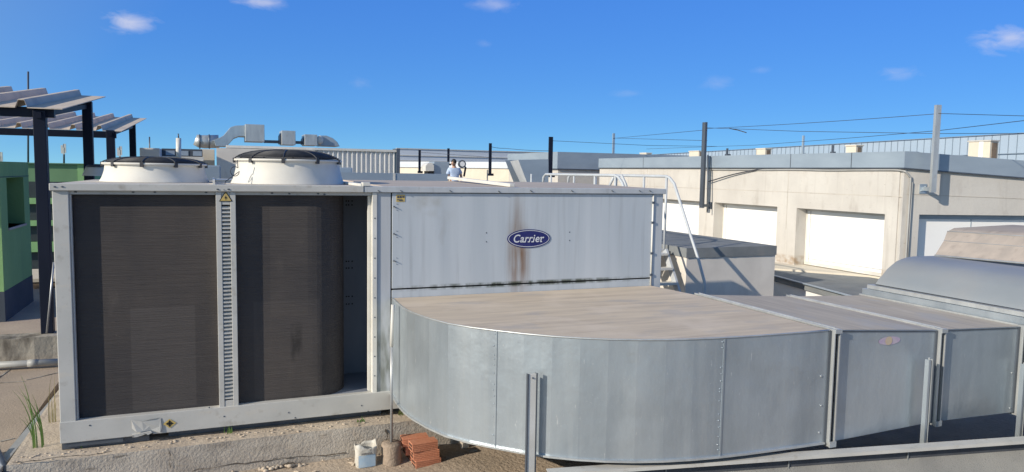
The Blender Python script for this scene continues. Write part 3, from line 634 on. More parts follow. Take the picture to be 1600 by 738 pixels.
def flange(x, zt, zb):
    for dx in (-.032, .022):
        mb = MB(); mb.box(x+dx, x+dx+.012, YW-.040, YW+.02, zb-.025, zt+.012); mb.box(x+dx, x+dx+.012, YW+.021, YB2+.04, zt-.002, zt+.016); mb.box(x+dx, x+dx+.012, YW+.021, YB2+.04, zb-.03, zb+.002)
        f = mb.build('joint_flange', galv_l, du, .001)
    MB().box(x-.0195, x+.0215, YW-.012, YW+.01, zb-.01, zt+.002).build('joint_gap', darkm, f)
    MB().box(x-.0195, x+.0215, YW+.011, YB2+.02, zt-.004, zt+.006).build('joint_gasket', galv_l, f)
    mb = MB(); mb.box(x-.058, x-.0325, YW-.010, YW+.01, zb+.0, zt-.004); mb.box(x+.0345, x+.052, YW-.010, YW+.01, zb, zt-.004); mb.build_each('joint_cleat', galv_d, f)
    mb = MB(); mb.box(x-.034, x+.036, YW-.050, YW-.041, zt-.02, zt+.014); mb.box(x-.034, x+.036, YW-.050, YW-.041, zb-.028, zb+.02); mb.build_each('joint_clip', galv_l, f)
flange(4.655, -1.226, ZB); flange(5.866, -1.301, -2.125); flange(6.94, -1.337, -2.15)
mb = MB()
for u, v in [(1475, 553), (1473, 586), (1472, 609), (1470, 643), (1581, 583), (1578, 638), (1283, 588), (1283, 634), (1280, 676), (1308, 600), (1452, 560)]: mb.ball(PY(u, v, YW-.004), .009, 6, (1, .5, 1))
mb.build_each('screw', galv_l, du)
c = PY(1390, 532.5, YW-.004); mb = MB(); n = 24
mb.add([c+Vector((.125*cos(2*pi*k/n), 0, .036*sin(2*pi*k/n))) for k in range(n)], [tuple(range(n))])
sk = mb.build('faded_sticker', faded, s2)
mb = MB(); mb.add([c+Vector((-.01+.04*cos(2*pi*k/n), -.002, .037*sin(2*pi*k/n))) for k in range(n)], [tuple(range(n))]); mb.build('sticker_disc', fadedy, sk)
# larger rising section behind: flange, quarter round, sloping top
yb = 6.258; prof = [PY(u, v, yb) for u, v in [(1368, 444), (1373, 436), (1379, 430), (1386, 421), (1394, 414), (1401, 408.5), (1409, 405), (1417, 402.5), (1426, 401), (1442, 400.4), (1459, 400)]]
prof = [(p.x, p.z) for p in prof]
mb = MB(); n = len(prof); yn = 3.4
vs = [(x, yb, z) for x, z in prof]+[(x, yn, z) for x, z in prof]; mb.add(vs, [(i+1, i, n+i, n+i+1) for i in range(n-1)], 0, True)
loop = [(x, z) for x, z in prof]+[(9.6, prof[-1][1]-.02), (9.6, -2.1), (prof[0][0], -2.1)]
mb.add([(x, yb+.001, z) for x, z in loop], [tuple(range(len(loop)))]); mb.add([(x, yn, z) for x, z in loop], [tuple(range(len(loop)-1, -1, -1))])
mb.build('round_back_section', zincduct, du)
mb = MB(); x0 = prof[0][0]; mb.box(x0-.10, x0-.015, yn, yb+.09, -1.325, -1.262); mb.build('lower_flange', galv, du)
mb = MB(); mb.box(x0-.06, x0+.03, yn, yb+.06, -1.258, -1.215); mb.build('upper_flange', galv_l, du)
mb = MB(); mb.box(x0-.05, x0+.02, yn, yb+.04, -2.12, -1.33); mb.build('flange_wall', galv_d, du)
# dusty sloping section on top of the round one
A = PY(1459, 399, yb); e = Vector((-.515, .857, 0)); g = Vector((.857, .515, 0))
B, C_, D = [PY(u, v, yb+.12*k) for k, (u, v) in enumerate([(1479, 377), (1489, 363), (1503, 357.5)])]
ab = lambda P_: Vector((P_.x, P_.y, 0))
e = Vector((-.38, .925, 0)).normalized()
def row(P0, L): return [P0, P0-e*L]
mb = MB(); zf = -.895
r0 = [Vector((prof[-1][0]-.01, yb-.02, zf)), Vector((prof[-1][0]+.95, yb-2.9, zf))]
rise = [Vector((.20, .05, .165)), Vector((.30, .09, .275)), Vector((.43, .10, .315)), Vector((1.7, .25, .33))]
rows = [r0]+[[p+w for p in r0] for w in rise]
vs = [p for r_ in rows for p in r_]; mb.add(vs, [(2*i, 2*i+1, 2*i+3, 2*i+2) for i in range(4)], 0, True)
mb.build('sloping_top', ductdust3, du)
mb = MB(); mb.tube(rows[0], .012, 6); mb.tube([p+Vector((0, 0, .003)) for p in rows[2]], .006, 6); mb.tube([p+Vector((0, 0, .003)) for p in rows[1]], .004, 6); mb.build_each('seam_strip', galv_l, du)
mb = MB(); side = [r_[0] for r_ in rows]; mb.add(side+[Vector((side[-1].x, side[-1].y, zf))], [tuple(range(len(side), -1, -1))]); mb.build('side_panel', zincduct, du)

# ------------------------------------------------------------------ near parapet, channel posts
pa = thing('near_parapet', (4, 3.9, -2.7), 'low parapet with a light metal cap and grey felt face at the bottom right', 'parapet')
pA, pB = PZ(858, 739.5, -2.2), PZ(1600, 688, -2.2); pd = (pB-pA).normalized(); pn = Vector((pd.y, -pd.x, 0)); pE = pB+pd*1.2     # pn points towards us
mb = MB(); prof2 = [(0.0, 0.0), (.0, -.052), (-.012, -.052), (-.02, -.004), (-.075, 0.004), (-.08, .006)]
L = pE-pA
def pp(o_, z_): return pA+pn*(-o_)*-1*-1 if False else pA+pn*o_+Vector((0, 0, z_))
mb.sweep([pp(.0, -.006), pp(.0, -.034), pp(-.006, -.034), pp(-.006, -.012), pp(-.085, -.008), pp(-.085, 0)], L)
mb.build('cap_flashing', paint_l, pa)
mb = MB(); mb.sweep([pp(-.066, -.0125), pp(-.066, -.115), pp(-.078, -.115), pp(-.078, -.0125)], L); mb.build('upstand_painted_shade', memb_shade, pa); mb = MB(); mb.sweep([pp(-.062, -.116), pp(.16, -.46), pp(-.08, -.46), pp(-.08, -.116)], L); mb.build('felt_face', memb_g, pa)  # dark strip below the cap paints in the shade on the upstand
mb = MB()
for t in (.95, 2.0, 3.1): 
    a = pA+pd*t; mb.obox(a+pn*-.058+Vector((0, 0, -.13)), pd, .004, pn, .004, (0, 0, 1), .07)
mb.build_each('felt_lap', memb, pa)
def chan(name, base, h, w, dpt, label, facing=(0, -1, 0), group=None, m=paint, thick=.006, sharp=None):
    """galvanised C-channel post: web towards facing with two flanges turned back"""
    t = thing(name, base, label, 'post', group); f = Vector(facing).normalized(); s_ = Vector((-f.y, f.x, 0)); b = Vector(base)
    mb = MB(); mb.obox(b+Vector((0, 0, h/2)), s_, w/2, f, thick/2, (0, 0, 1), h/2); mb.build('web', m, t)
    mb = MB()
    for k in (-1, 1): mb.obox(b+s_*k*(w/2-thick/2)-f*(dpt/2+thick/2+.0005)+Vector((0, 0, h/2)), s_, thick/2, f, dpt/2, (0, 0, 1), h/2); 
    mb.build('flange', m, t)
    return t
G1 = 'channel posts standing along the near parapet'
# left post: two dark flanges turned towards us beside a light web
yq = 4.985; b = PY(831, 650, yq); zt_ = PY(828, 585, yq).z
t = thing('channel_post', (b.x, yq, GZ), 'grey steel channel post bolted at its head, before the curved duct wall', 'post', G1)
mb = MB(); mb.box(b.x-.030, b.x+.030, yq, yq+.006, GZ, zt_); mb.build('web', paint_w, t)
mb = MB(); mb.box(b.x-.041, b.x-.0305, yq-.004, yq+.022, GZ, zt_+.004); mb.box(b.x+.0305, b.x+.041, yq-.004, yq+.022, GZ, zt_+.004); mb.build_each('flange', galv_d, t)
mb = MB(); mb.ball((b.x, yq-.002, zt_-.03), .007, 6); mb.build('bolt', galv_d, t)
for (u, vt, lab, uu) in [(1451, 563, 'galvanised channel post behind the parapet cap, before the tapered duct section', 1447), (1599, 570, 'galvanised channel post behind the parapet cap at the right picture edge', 1595)]:
    q = PY(uu, 690, 4.40); zt2 = PY(u, vt, q.y).z
    t = thing('channel_post', (q.x, q.y, -2.6), lab, 'post', G1)
    mb = MB(); mb.box(q.x-.026, q.x-.002, q.y, q.y+.005, -2.7, zt2); mb.box(q.x-.026, q.x-.021, q.y+.0055, q.y+.04, -2.7, zt2); mb.build('web', galv, t)
    mb = MB(); mb.box(q.x-.002, q.x+.012, q.y+.012, q.y+.016, -2.6, zt2+.004); mb.box(q.x+.0125, q.x+.0165, q.y-.002, q.y+.04, -2.6, zt2+.004); mb.build('flange', galv_l, t)

# ------------------------------------------------------------------ small things at the foot of the plinth
# cut-open sack / bucket
bx, by, bz = PZ(573, 733, GZ+.02).x, 6.60, GZ+.02
w, h = .098, .215; rows_ = []; mb = MB()
nseg = 28
def sq(a, r): 
    c_, s_ = cos(a), sin(a); k = 1/max(abs(c_), abs(s_))**.72; return r*c_*k, r*s_*k*.8
for lv, (z, r) in enumerate([(0, .088), (.02, .096), (.08, .094), (.14, .096), (.19, .099), (h, .101)]):
    for k in range(nseg):
        a = 2*pi*k/nseg; x, y = sq(a, r*(1+.03*sin(3*a+lv))); rows_.append((bx+x, by+y, bz+z+(.018*sin(2*a+.6)+.012*sin(5*a) if lv == 5 else 0)))
fs = [(l*nseg+k, l*nseg+(k+1) % nseg, (l+1)*nseg+(k+1) % nseg, (l+1)*nseg+k) for l in range(5) for k in range(nseg)]
fs.append(tuple(range(nseg-1, -1, -1))); mb.add(rows_, fs, 0, True)
sack = mb.build('plastic_sack', sackm); tag(sack, 'small open white plastic sack with faded blue print at the foot of the plinth', 'sack')
sack.modifiers.new('thick', 'SOLIDIFY').thickness = .006
mb = MB(); rr = []
for z in (.03, .14):
    for k in range(9):
        a = -pi/2+(k-4)*.17; x, y = sq(a, .1005*(1+.03*sin(3*a+2))); rr.append((bx+x*1.01, by+y*1.01-.004, bz+z))
mb.add(rr, [(k, k+1, 9+k+1, 9+k) for k in range(8)], 0, True); pr = mb.build('blue_print', sackblue, sack)
mb = MB(); 
for zz, w2 in ((.158, .055), (.150, .06)): mb.box(bx-.055, bx-.055+w2*1.7, by-.091, by-.0885, bz+zz, bz+zz+.004)
mb.build_each('print_line', inkb, sack)
# concrete footed pole
q = PZ(614, 728, GZ+.03); px_, py_ = q.x, 6.58
t = thing('concrete_footed_pole', (px_, py_, GZ+.02), 'thin galvanised pole set in a round lump of cast mortar beside the sack', 'pole')
mb = MB(); pf = [(.001, 0), (.098, 0), (.098, .02), (.090, .10), (.094, .19), (.088, .205), (.04, .21), (.001, .212)]; mb.lathe(pf, (px_, py_, GZ+.02), 28, caps=False); mb.build('mortar_foot', mortar, t)
mb = MB(); mb.tube([(px_, py_, GZ+.2), (px_-.0, py_+.005, -1.55)], .0125, 10); mb.build('pole_tube', steel, t)
mb = MB(); mb.tube([(px_, py_+.005, -1.6), (px_+.012, py_+.01, -1.215)], .017, 10); mb.build('pole_sleeve', paint_w, t)
# hollow clay bricks
def brick_proto():
    L_, D_, H_ = .245, .12, .080
    pts = []
    for k in range(5):
        z0 = H_*k/5; pts += [(-D_/2, z0+.001), (-D_/2-.0, z0+H_/5-.006), (-D_/2+.005, z0+H_/5-.004), (-D_/2+.005, z0+H_/5-.001)]
    left = pts; right = [(-y, z) for y, z in reversed(pts)]
    outline = left+right; mb = MB(); n = len(outline)
    a = [(-L_/2, y, z) for y, z in outline]; b = [(L_/2, y, z) for y, z in outline]
    mb.add(a+b, [(i, n+i, n+(i+1) % n, (i+1) % n) for i in range(n)])
    mb.add(a, [tuple(range(n))]); mb.add(b, [tuple(range(n-1, -1, -1))])
    o = thing('clay_brick', (0, 0, 0), '', 'brick'); mb.build('brick_body', clay, o)
    for sx in (-1, 1):
        mb = MB()
        for i in range(3):
            for j in range(2):
                y0 = -D_/2+.012+i*.034; z0 = .012+j*.032
                mb.box(sx*L_/2-.001, sx*L_/2+.001, y0, y0+.026, z0, z0+.024)
        mb.build('core_holes', black, o)
    return o
bp = brick_proto(); GB = 'hollow clay bricks stacked by the plinth'
q0 = PZ(665, 728, GZ+.01)
specs = [(q0.x, 6.44, 0, .10, 'lowest brick of the red hollow brick stack beside the mortar-footed pole'),
         (q0.x-.012, 6.45, .081, .0, 'middle brick of the red hollow brick stack beside the mortar-footed pole'),
         (q0.x-.03, 6.445, .162, .07, 'front brick on top of the red hollow brick stack'),
         (q0.x-.01, 6.60, 0, .05, 'hidden rear brick at the bottom of the red stack, against the plinth'),
         (q0.x-.05, 6.595, .081, .03, 'rear brick in the middle of the red stack, against the plinth'),
         (q0.x-.075, 6.59, .162, -.05, 'rear brick on top of the red stack, set back to the left')]
for i, (x, y, z, rz, lab) in enumerate(specs):
    if i in (3,): continue
    o = bp if i == 0 else copy_tree(bp); o.location = (x, y, GZ+.022+z); o.rotation_euler = (0, 0, rz); tag(o, lab, 'brick', GB)
specs2 = specs[3]; o = copy_tree(bp); o.location = (specs2[0], specs2[1], GZ+.022); o.rotation_euler = (0, 0, specs2[3]); tag(o, 'rear brick at the bottom of the red stack, against the plinth', 'brick', GB)
# small concrete lump and board by the duct
mb = MB(); c = PZ(735, 706, GZ+.03); mb.obox(c+Vector((0, .0, .01)), (1, .1, 0), .055, (-.1, 1, 0), .05, (0, 0, 1), .012); mb.obox(c+Vector((-.04, .06, .05)), (1, .2, .1), .04, (-.1, 1, 0), .03, (0, -.1, 1), .04)
tag(mb.build('broken_concrete', conc_p, None, .006), 'small lump of broken concrete under the curved duct edge', 'rubble')
# weeds
def blades(mb, base, n, h, spread, wid, lean=(0, 0)):
    for i in range(n):
        a = random.uniform(0, 2*pi); hh_ = h*random.uniform(.25, 1); sp = spread*random.uniform(.2, 1)*hh_
        d = Vector((cos(a)*sp+lean[0]*hh_, sin(a)*sp*.6+lean[1]*hh_, 0)); b0_ = Vector(base)+Vector((random.uniform(-.035, .035), random.uniform(-.03, .03), 0)); pv = None
        sdir = Vector((1, .3*random.uniform(-1, 1), 0)).normalized(); N_ = 6; vs = []
        for k in range(N_+1):
            t_ = k/N_; p_ = b0_+d*(t_**2.4)*1.3+Vector((0, 0, hh_*t_*(1-.15*t_))); w_ = wid*(1-t_**1.6)+.0004; vs += [p_-sdir*w_, p_+sdir*w_]
        mb.add(vs, [(2*k, 2*k+1, 2*k+3, 2*k+2) for k in range(N_)], 0, True)
GW = 'weeds growing out of the concrete plinth'
for (u, v, zb, n, h, sp, wd, lean, lab, m) in [
    (60, 701, -2.40, 13, .92, .13, .0050, (-.13, 0), 'tall green grass weed in the sand at the left end of the plinth', leaf),
    (83, 662, -2.40, 9, .62, .10, .0024, (.02, 0), 'thin dry grass weed close to the left corner of the air conditioner', leafdry),
    (127, 699, -2.385, 9, .13, .55, .005, (0, 0), 'small leafy weed below the left end of the grey base frame', leaf),
    (356, 677, -2.385, 8, .13, .30, .004, (0, 0), 'small grass tuft on the plinth below the louvred centre post', leaf),
    (564, 660, -2.385, 10, .07, .6, .005, (0, 0), 'tiny green weed on the plinth above the white sack', leaf),
    (628, 648, -2.385, 14, .07, .9, .005, (0, 0), 'mossy weed on the plinth beneath the start of the curved duct', moss)]:
    p = PZ(u, v, zb); 
    if p.y < PLY+.03 and p.x > -1.5: p.y = PLY+.04; 
    t = thing('weed', p, lab, 'weed', GW); mb = MB(); blades(mb, p, n, h, sp, wd, lean); mb.build('leaf_blades', m, t)

# ------------------------------------------------------------------ stile ladder with handrails, and the felt-capped block
xr = 7.35; y0 = 10.9
la = thing('access_ladder', (xr, y0, GZ), 'white tubular handrail and steel ladder stile behind the right end of the air conditioner', 'ladder')
KN = [PX(1051.6, 277, xr), PX(1092, 408, xr), PX(1100.8, 441, xr), PX(1100.8, 462, xr)]
def rail(x, yfar):
    pts = [Vector((x, yfar, -.30)), Vector((x, yfar-.03, -.08)), Vector((x, yfar-.14, -.018)), Vector((x, y0+.14, -.016)), Vector((x, y0+.03, -.04)), Vector((x, KN[0].y-.04, -.14))]+[Vector((x, k.y, k.z)) for k in KN[1:]]
    pts.append(pts[-1]+Vector((0, 0, -.5)))
    mb = MB(); mb.tube(pts, .025, 10); mb.build('handrail', railp, la)
    for yy in (y0+.12, 11.75, 13.6, 14.6):
        mb = MB(); mb.tube([(x, yy, -1.29), (x, yy, -.018)], .022, 8); mb.build_each('rail_post', railp, la)
rail(xr, 14.9); rail(xr-1.02, 14.0)
mb = MB(); mb.tube([PX(971, 274, xr-.5), PX(978, 289, xr-.45), PX(985, 330, xr-.4)], .026, 8); mb.build('rail_brace', railp, la)
mb = MB(); mb.tube([PX(960, 274, xr-.5), PX(953, 289, xr-.5), PX(945, 330, xr-.5)], .026, 8); mb.build('rail_brace', railp, la)
mb = MB(); mb.box(xr-1.06, xr+.04, y0+.05, 15, -1.35, -1.30); mb.build('platform', paint_l, la)
for x in (xr-1.0, xr-.06):
    mb = MB(); mb.bar((x, y0, -1.30), (x, y0-.92, -2.72), .04, .12, (0, 1, .3)); mb.build('stringer', paint, la)
for k in range(6):
    t_ = (k+.15)/6; y_ = y0-.02-.92*t_; z_ = -1.32-1.4*t_
    mb = MB(); mb.box(xr-.97, xr-.09, y_-.11, y_+.07, z_-.018, z_+.018); mb.build('tread', paint_w, la)
# block
yb_ = 10.5; a = PY(1073, 388.4, yb_); b = PY(1214, 384, yb_); zl = PY(1073.5, 403, yb_).z; zt_ = (a.z+b.z)/2
bl = thing('felt_capped_block', (a.x, yb_, GZ), 'concrete block with a dark grey felt cap beside the ladder, crossed by handrail shadows', 'concrete block')
MB().box(a.x+.02, b.x-.012, yb_+.02, 14.4, GZ, zl).build('block_body', conc_w, bl)
mb = MB(); n = 20; fx = [a.x+(b.x-a.x)*i/n for i in range(n+1)]; fr = [(x, yb_, zl-.012*random.random()) for x in fx]
mb.add(fr+[(x, yb_, zt_) for x in fx], [(i, i+1, n+2+i, n+1+i) for i in range(n)])
mb.box(a.x, b.x, yb_+.001, 14.5, zl+.002, zt_); mb.build('felt_cap', memb, bl)

# ------------------------------------------------------------------ concrete building on the right
XB, YB = 12.0, 10.15
bd_ = thing('concrete_building', (14, 14, -1.95), 'cream concrete penthouse with white panels in deep openings and a blue grey metal fascia', 'building')
ZH, ZS, ZTOP = -.672, -1.93, .215
YE = 21.95
wins = [(10.53, 12.86), (13.47, 15.78), (16.41, 18.72), (19.34, 21.65)]
mb = MB(); T_ = .34
mb.box(XB, XB+T_, YB+.1, YE, ZH, ZTOP)
ed = [YB+.1]+[q for w_ in wins for q in w_]+[YE]
for i in range(0, len(ed), 2): mb.box(XB, XB+T_, ed[i], ed[i+1], -2.3, ZH-.0)
mb.box(XB+T_, 20, YE-.3, YE-.001, -2.3, ZTOP)
wall = mb.build('wall', conc, bd_)
# short face, turned a little towards the sun: built along a local axis and swung about the corner
SW = radians(-15); CS, SN = cos(SW), sin(SW)
def swing(p): dx, dy = p[0]-XB, p[1]-YB; return Vector((XB+dx*CS-dy*SN, YB+dx*SN+dy*CS, p[2]))
def swung(mb_): mb_.v = [tuple(swing(v)) for v in mb_.v]; return mb_
def PS(u, v, off=0.):                     # photo point on the short face -> local point
    d = ray(u, v); nrm = Vector((SN, -CS, 0)); c = (Vector((XB, YB, 0))+nrm*off).dot(nrm)/d.dot(nrm); q = d*c
    dx, dy = q.x-XB, q.y-YB; return Vector((XB+dx*CS+dy*SN, YB-dx*SN+dy*CS, q.z))
xo = PS(1436.5, 336).x; zo_ = PS(1436.5, 335.5).z
mb = MB(); mb.box(XB-.0, xo, YB+.001, YB+.3, -2.3, ZTOP); mb.box(xo, 20, YB+.001, YB+.3, zo_, ZTOP)
wall2 = swung(mb).build('short_wall', conc, bd_)
mb = MB()                       # shutter joints of the concrete, as grooves
for z, y1 in ((PX(1104, 295, XB).z, YE),): mb.box(XB-.003, XB+.01, YB+.01, YE-.01, z-.007, z+.007)
for yy in (13.16, 16.1, 19.0): mb.box(XB-.003, XB+.01, yy-.008, yy+.008, ZH-.5, ZTOP-.01)
mb.build_each('wall_joint', conc_g, wall)
j0, j1 = PS(1416, 303.5), PS(1600, 311); mb = MB(); mb.bar((j0.x, YB-.001, j0.z), (j1.x+.8, YB-.001, j1.z+(j1.z-j0.z)*.3), .008, .012); swung(mb).build('wall_joint', conc_g, wall2)
for w0, w1 in wins:
    mb = MB(); mb.box(XB+.30, XB+.335, w0+.001, w1-.001, ZS, ZH-.001); wp = mb.build('window_panel', whitep, bd_)
    mb = MB(); mb.box(XB+.285, XB+.299, w0+.002, w1-.002, ZH-.06, ZH-.002); mb.box(XB+.285, XB+.299, w1-.03, w1-.002, ZS, ZH-.06); mb.box(XB+.27, XB+.299, w0+.002, w1-.035, ZS, ZS+.07); mb.build('panel_frame', paint_w, wp)
    mb = MB(); mb.box(XB+.2965, XB+.2995, w1-.12, w1-.112, ZS+.07, ZH-.06); mb.box(XB+.2965, XB+.2995, w0+.002, w1-.12, ZS+.13, ZS+.136); mb.build('panel_line', galv_d, wp)
mb = MB(); mb.box(xo+.001, 20, YB+.17, YB+.2, -2.1, zo_-.001); wp = swung(mb).build('window_panel', whitep, bd_)
mb = MB(); mb.box(xo+.001, 20, YB+.155, YB+.1695, zo_-.09, zo_-.002); mb.box(13.55, 13.56, YB+.16, YB+.1695, -2, zo_-.091); swung(mb).build('panel_frame', galv_b, wp)
# fascia: long side and short side (the roof falls to the right)
f0, f1 = PX(1414, 236.6, XB-.05).z, PX(1414, 262, XB-.05).z
mb = MB(); mb.box(XB-.05, XB+.3, YB-.04, YE, f1, f0); mb.build('fascia', galv_b, bd_)
s0, s1 = PS(1600, 251, .05), PS(1600, 277, .05); k = (20-XB)/(s0.x-XB); mb = MB()
za, zb2 = f0+(s0.z-f0)*k, f1+(s1.z-f1)*k
mb.add([(XB-.045, YB-.05, f1-.001), (20, YB-.05, zb2), (20, YB-.05, za), (XB-.045, YB-.05, f0+.001), (XB-.045, YB+.2, f1-.001), (20, YB+.2, zb2), (20, YB+.2, za), (XB-.045, YB+.2, f0+.001)], [(0, 1, 2, 3), (4, 7, 6, 5), (3, 2, 6, 7), (1, 0, 4, 5), (0, 3, 7, 4)])
swung(mb).build('fascia', galv_b, bd_)
mb = MB(); mb.box(XB-.058, XB+.31, YB-.03, YE+.01, f1-.02, f1-.002); mb.build('fascia_drip', galv_d, bd_)
mb = MB(); mb.bar((XB-.05, YB-.04, f1-.012), (20, YB-.04, zb2-.012), .036, .020); swung(mb).build('fascia_drip', galv_d, bd_)
mb = MB()
for u in (1005, 1110, 1235, 1330): p = PX(u, 256, XB-.052); mb.box(XB-.054, XB-.050, p.y-.008, p.y+.008, f1, f0)
mb.build_each('fascia_joint', galv_d, bd_)
mb = MB(); mb.add([(XB+.3, YB+.12, f0-.03), tuple(swing((20, YB+.19, za-.03))), (20, YE, f0-.05), (XB+.3, YE, f0-.03)], [(0, 1, 2, 3)]); mb.build('roof', memb_g, bd_)
# ledge at the foot
l0, l1 = PZ(1215, 420, -1.95), PZ(1376, 432, -1.95); dl = (l1-l0).normalized(); l00 = l0-dl*6; l11 = l1+dl*1.2
le = MB(); le.prism([(l00.x, l00.y), (l11.x, l11.y), (12.3, l11.y), (12.3, l00.y)][::1], -2.10, -1.945); le.build('ledge', creamp, bd_)
pnl = Vector((dl.y, -dl.x, 0)); pnl = pnl if pnl.x < 0 else -pnl
struct('roof_upstand', MB().prism([(l00.x, l00.y), (l0.x-1.6, l0.y-1.0), (9.75, 8.1), (12.6, 8.1), (l11.x, l11.y)][::1] if False else [(l11.x, l11.y), (l00.x, l00.y), (10.75, 12.6), (10.05, 9.3), (10.0, 7.2), (13.5, 7.2)], -2.12, -1.985), memb)
w0_, w1_ = Vector((10.78, 12.4, 0)), Vector((10.08, 9.3, 0))
mb = MB(); mb.bar((10.72, 12.6, -1.992), (10.02, 9.3, -1.992), .07, .016)
tag(mb.build('roof_edge_trim', galv_b), 'blue grey metal trim along the felt roof edge right of the capped block', 'trim')
mb = MB(); mb.prism([(10.12, 9.35), (10.82, 12.7), (10.9, 12.7), (10.2, 9.35)], GZ, -2.125)
tag(mb.build('white_light_well_wall', whitep), 'white wall below the felt roof edge, mostly in shade, right of the capped block', 'wall')
# conduit
mb = MB(); zc_ = f1-.05
pts = [(XB-.03, y_, zc_+.006*sin(y_*2.5)) for y_ in (16.2, 15, 14, 13, 12, 11.2, 10.6, 10.3)]+[(XB-.02, 10.13, zc_-.02)]+[swing(q) for q in ((XB+.02, YB-.035, zc_-.05), (XB+.08, YB-.035, zc_-.12), (XB+.11, YB-.035, zc_-.25), (XB+.11, YB-.035, -1.3), (XB+.11, YB-.035, -2.0))]
mb.tube(cr(pts, 4), .018, 8); mb.tube([swing((XB+.15, YB-.03, -.05)), swing((XB+.15, YB-.03, -2.))], .012, 6)
tag(mb.build('wall_conduit', pvc), 'grey cable conduit bending round the building corner and running down the wall', 'conduit')
# bracketed posts on the building
GP = 'bracketed steel posts on the roof edges'
def wall_post(name, top_px, foot_px, plane, val, w, lab, m, nrm, brk=.3, back=None):
    f_ = PX if plane == 'x' else PY; tp, ft = (Vector(top_px), Vector(foot_px)) if plane == 'p' else (f_(*top_px, val), f_(*foot_px, val))
    t = thing(name, (ft.x, ft.y, ft.z), lab, 'post', GP); b_ = Vector((ft.x, ft.y, 0)); n_ = Vector(nrm); s_ = Vector((-n_.y, n_.x, 0)); h_ = tp.z-ft.z
    mb = MB(); mb.obox(b_+Vector((0, 0, (tp.z+ft.z)/2)), s_, w/2, n_, .004, (0, 0, 1), h_/2)
    for k_ in (-1, 1): mb.obox(b_+s_*k_*(w/2-.004)-n_*.0325+Vector((0, 0, (tp.z+ft.z)/2)), s_, .004, n_, .028, (0, 0, 1), h_/2)
    mb.build('post_channel', m, t)
    mb = MB(); c_ = Vector((ft.x, ft.y, ft.z+.06)); mb.bar(c_-n_*.05, c_-n_*brk, .05, .07); mb.obox(c_-n_*brk, s_, .07, n_, .008, (0, 0, 1), .09); mb.ball(c_-n_*(brk-.01)+s_*.04+Vector((0, 0, .04)), .012, 5); mb.ball(c_-n_*(brk-.01)-s_*.04-Vector((0, 0, .04)), .012, 5)
    mb.build('bracket', galv_d if m is not galv_l else galv, t); return t
FT = swing(PS(1458.5, 301, .30)); TP_ = swing(PS(1465, 164, .30)); PBp = lambda v: swing(PS(1465, v, .30))
wall_post('bracketed_post', (FT.x, FT.y, TP_.z), (FT.x, FT.y, FT.z), 'p', 0, .10, 'light galvanised post bracketed to the short face of the concrete building', galv_l, (SN, -CS, 0), .295)
t = wall_post('bracketed_post', (1103, 191), (1095, 325), 'x', XB-.3, .13, 'dark steel post with loose rod bracketed between two white panels of the concrete building', galv_d, (-1, 0, 0), .295)
p_, q_ = PX(1106, 242, XB-.2), PX(1105, 331, XB-.2); mb = MB(); mb.tube([p_, q_], .018, 8); mb.build('loose_rod', galv_d, t)
p_, q_ = PX(1107, 284, XB-.1), PX(1190, 264, XB-.04); mb = MB(); mb.tube(cr([p_, (p_*.5+q_*.5)+Vector((0, 0, .03)), q_], 6), .014, 6)
tag(mb.build('loose_cable', rubber), 'loose dark cable rising from the dark post to the building fascia', 'cable')
# ------------------------------------------------------------------ second block of the building beyond, hood, walls
XB2 = 14.2
b2 = thing('far_penthouse', (16, 24, -1.5), 'second lower cream penthouse with blue grey fascia, behind the handrail', 'building')
y2 = PX(884, 245, XB2).y
mb = MB(); zf0, zf1 = PX(888, 239.5, XB2).z, PX(888, 266, XB2).z
c0_ = PX(872, 255, XB2)
yS = 25.2; cS = PY(872.5, 240, yS); zs0, zs1 = PY(873, 237.5, yS).z, PY(873, 264, yS).z
e0 = PY(940, 241, yS)
mb.box(cS.x, e0.x+4, yS, yS+5, -2.5, zs1+.01); mb.build('wall', conc, b2)
mb = MB(); mb.box(cS.x-.06, e0.x+4, yS-.06, yS+5, zs1+.011, zs0); mb.build('fascia', galv_b, b2)
mb = MB(); mb.box(cS.x-.07, e0.x+4, yS-.07, yS+5, zs1-.03, zs1+.01); mb.build('fascia_drip', galv_d, b2)

# ribbed metal screens on the skyline
def ribbed(mb, x0, x1, y, z0, z1, pitch, depth=.05, rib=.35):
    x = x0; vs = []
    while x < x1-1e-6:
        w_ = pitch; vs += [(x, y), (x+w_*(1-rib), y), (x+w_*(1-rib*.78), y-depth), (x+w_*(1-rib*.22), y-depth)]; x += w_
    vs.append((min(x, x1+pitch), y)); n_ = len(vs)
    mb.add([(a_, b_, z0) for a_, b_ in vs]+[(a_, b_, z1) for a_, b_ in vs], [(i, i+1, n_+i+1, n_+i) for i in range(n_-1)])
yR = 26
r1 = thing('ribbed_screen_wall', (3, yR, -.5), 'white ribbed metal screen wall above a plain concrete end wall, under rooftop ductwork', 'wall')
xa_, xb_ = PY(338, 228, yR).x, PY(621, 234, yR).x; zt1 = PY(480, 233, yR).z
mb = MB(); ribbed(mb, xa_+.35, xb_-.1, yR, -1.1, zt1-.03, .162, .06, .4); mb.build('ribbed_sheet', ribw, r1)
mb = MB(); mb.box(xa_+.3, xb_, yR-.10, yR+.5, zt1-.03, zt1+.05); mb.build('top_flashing', paint_w, r1)
xe = PY(490, 240, yR).x; mb = MB(); mb.box(xa_, xe, yR-.30, yR-.12, -1.4, zt1-.05); mb.build('end_wall', conc_w, r1)
mb = MB(); mb.box(xb_-.06, xb_+.06, yR-.14, yR+.5, -.4, zt1+.1); mb.build('end_post', galv_d, r1)
yR2 = 30
r2 = thing('ribbed_screen_wall', (16, yR2, 0), 'short white ribbed metal screen showing above the second penthouse fascia', 'wall')
xa_, xb_ = PY(864, 240, yR2).x, PY(1003, 240, yR2).x; z2 = PY(930, 241.5, yR2).z
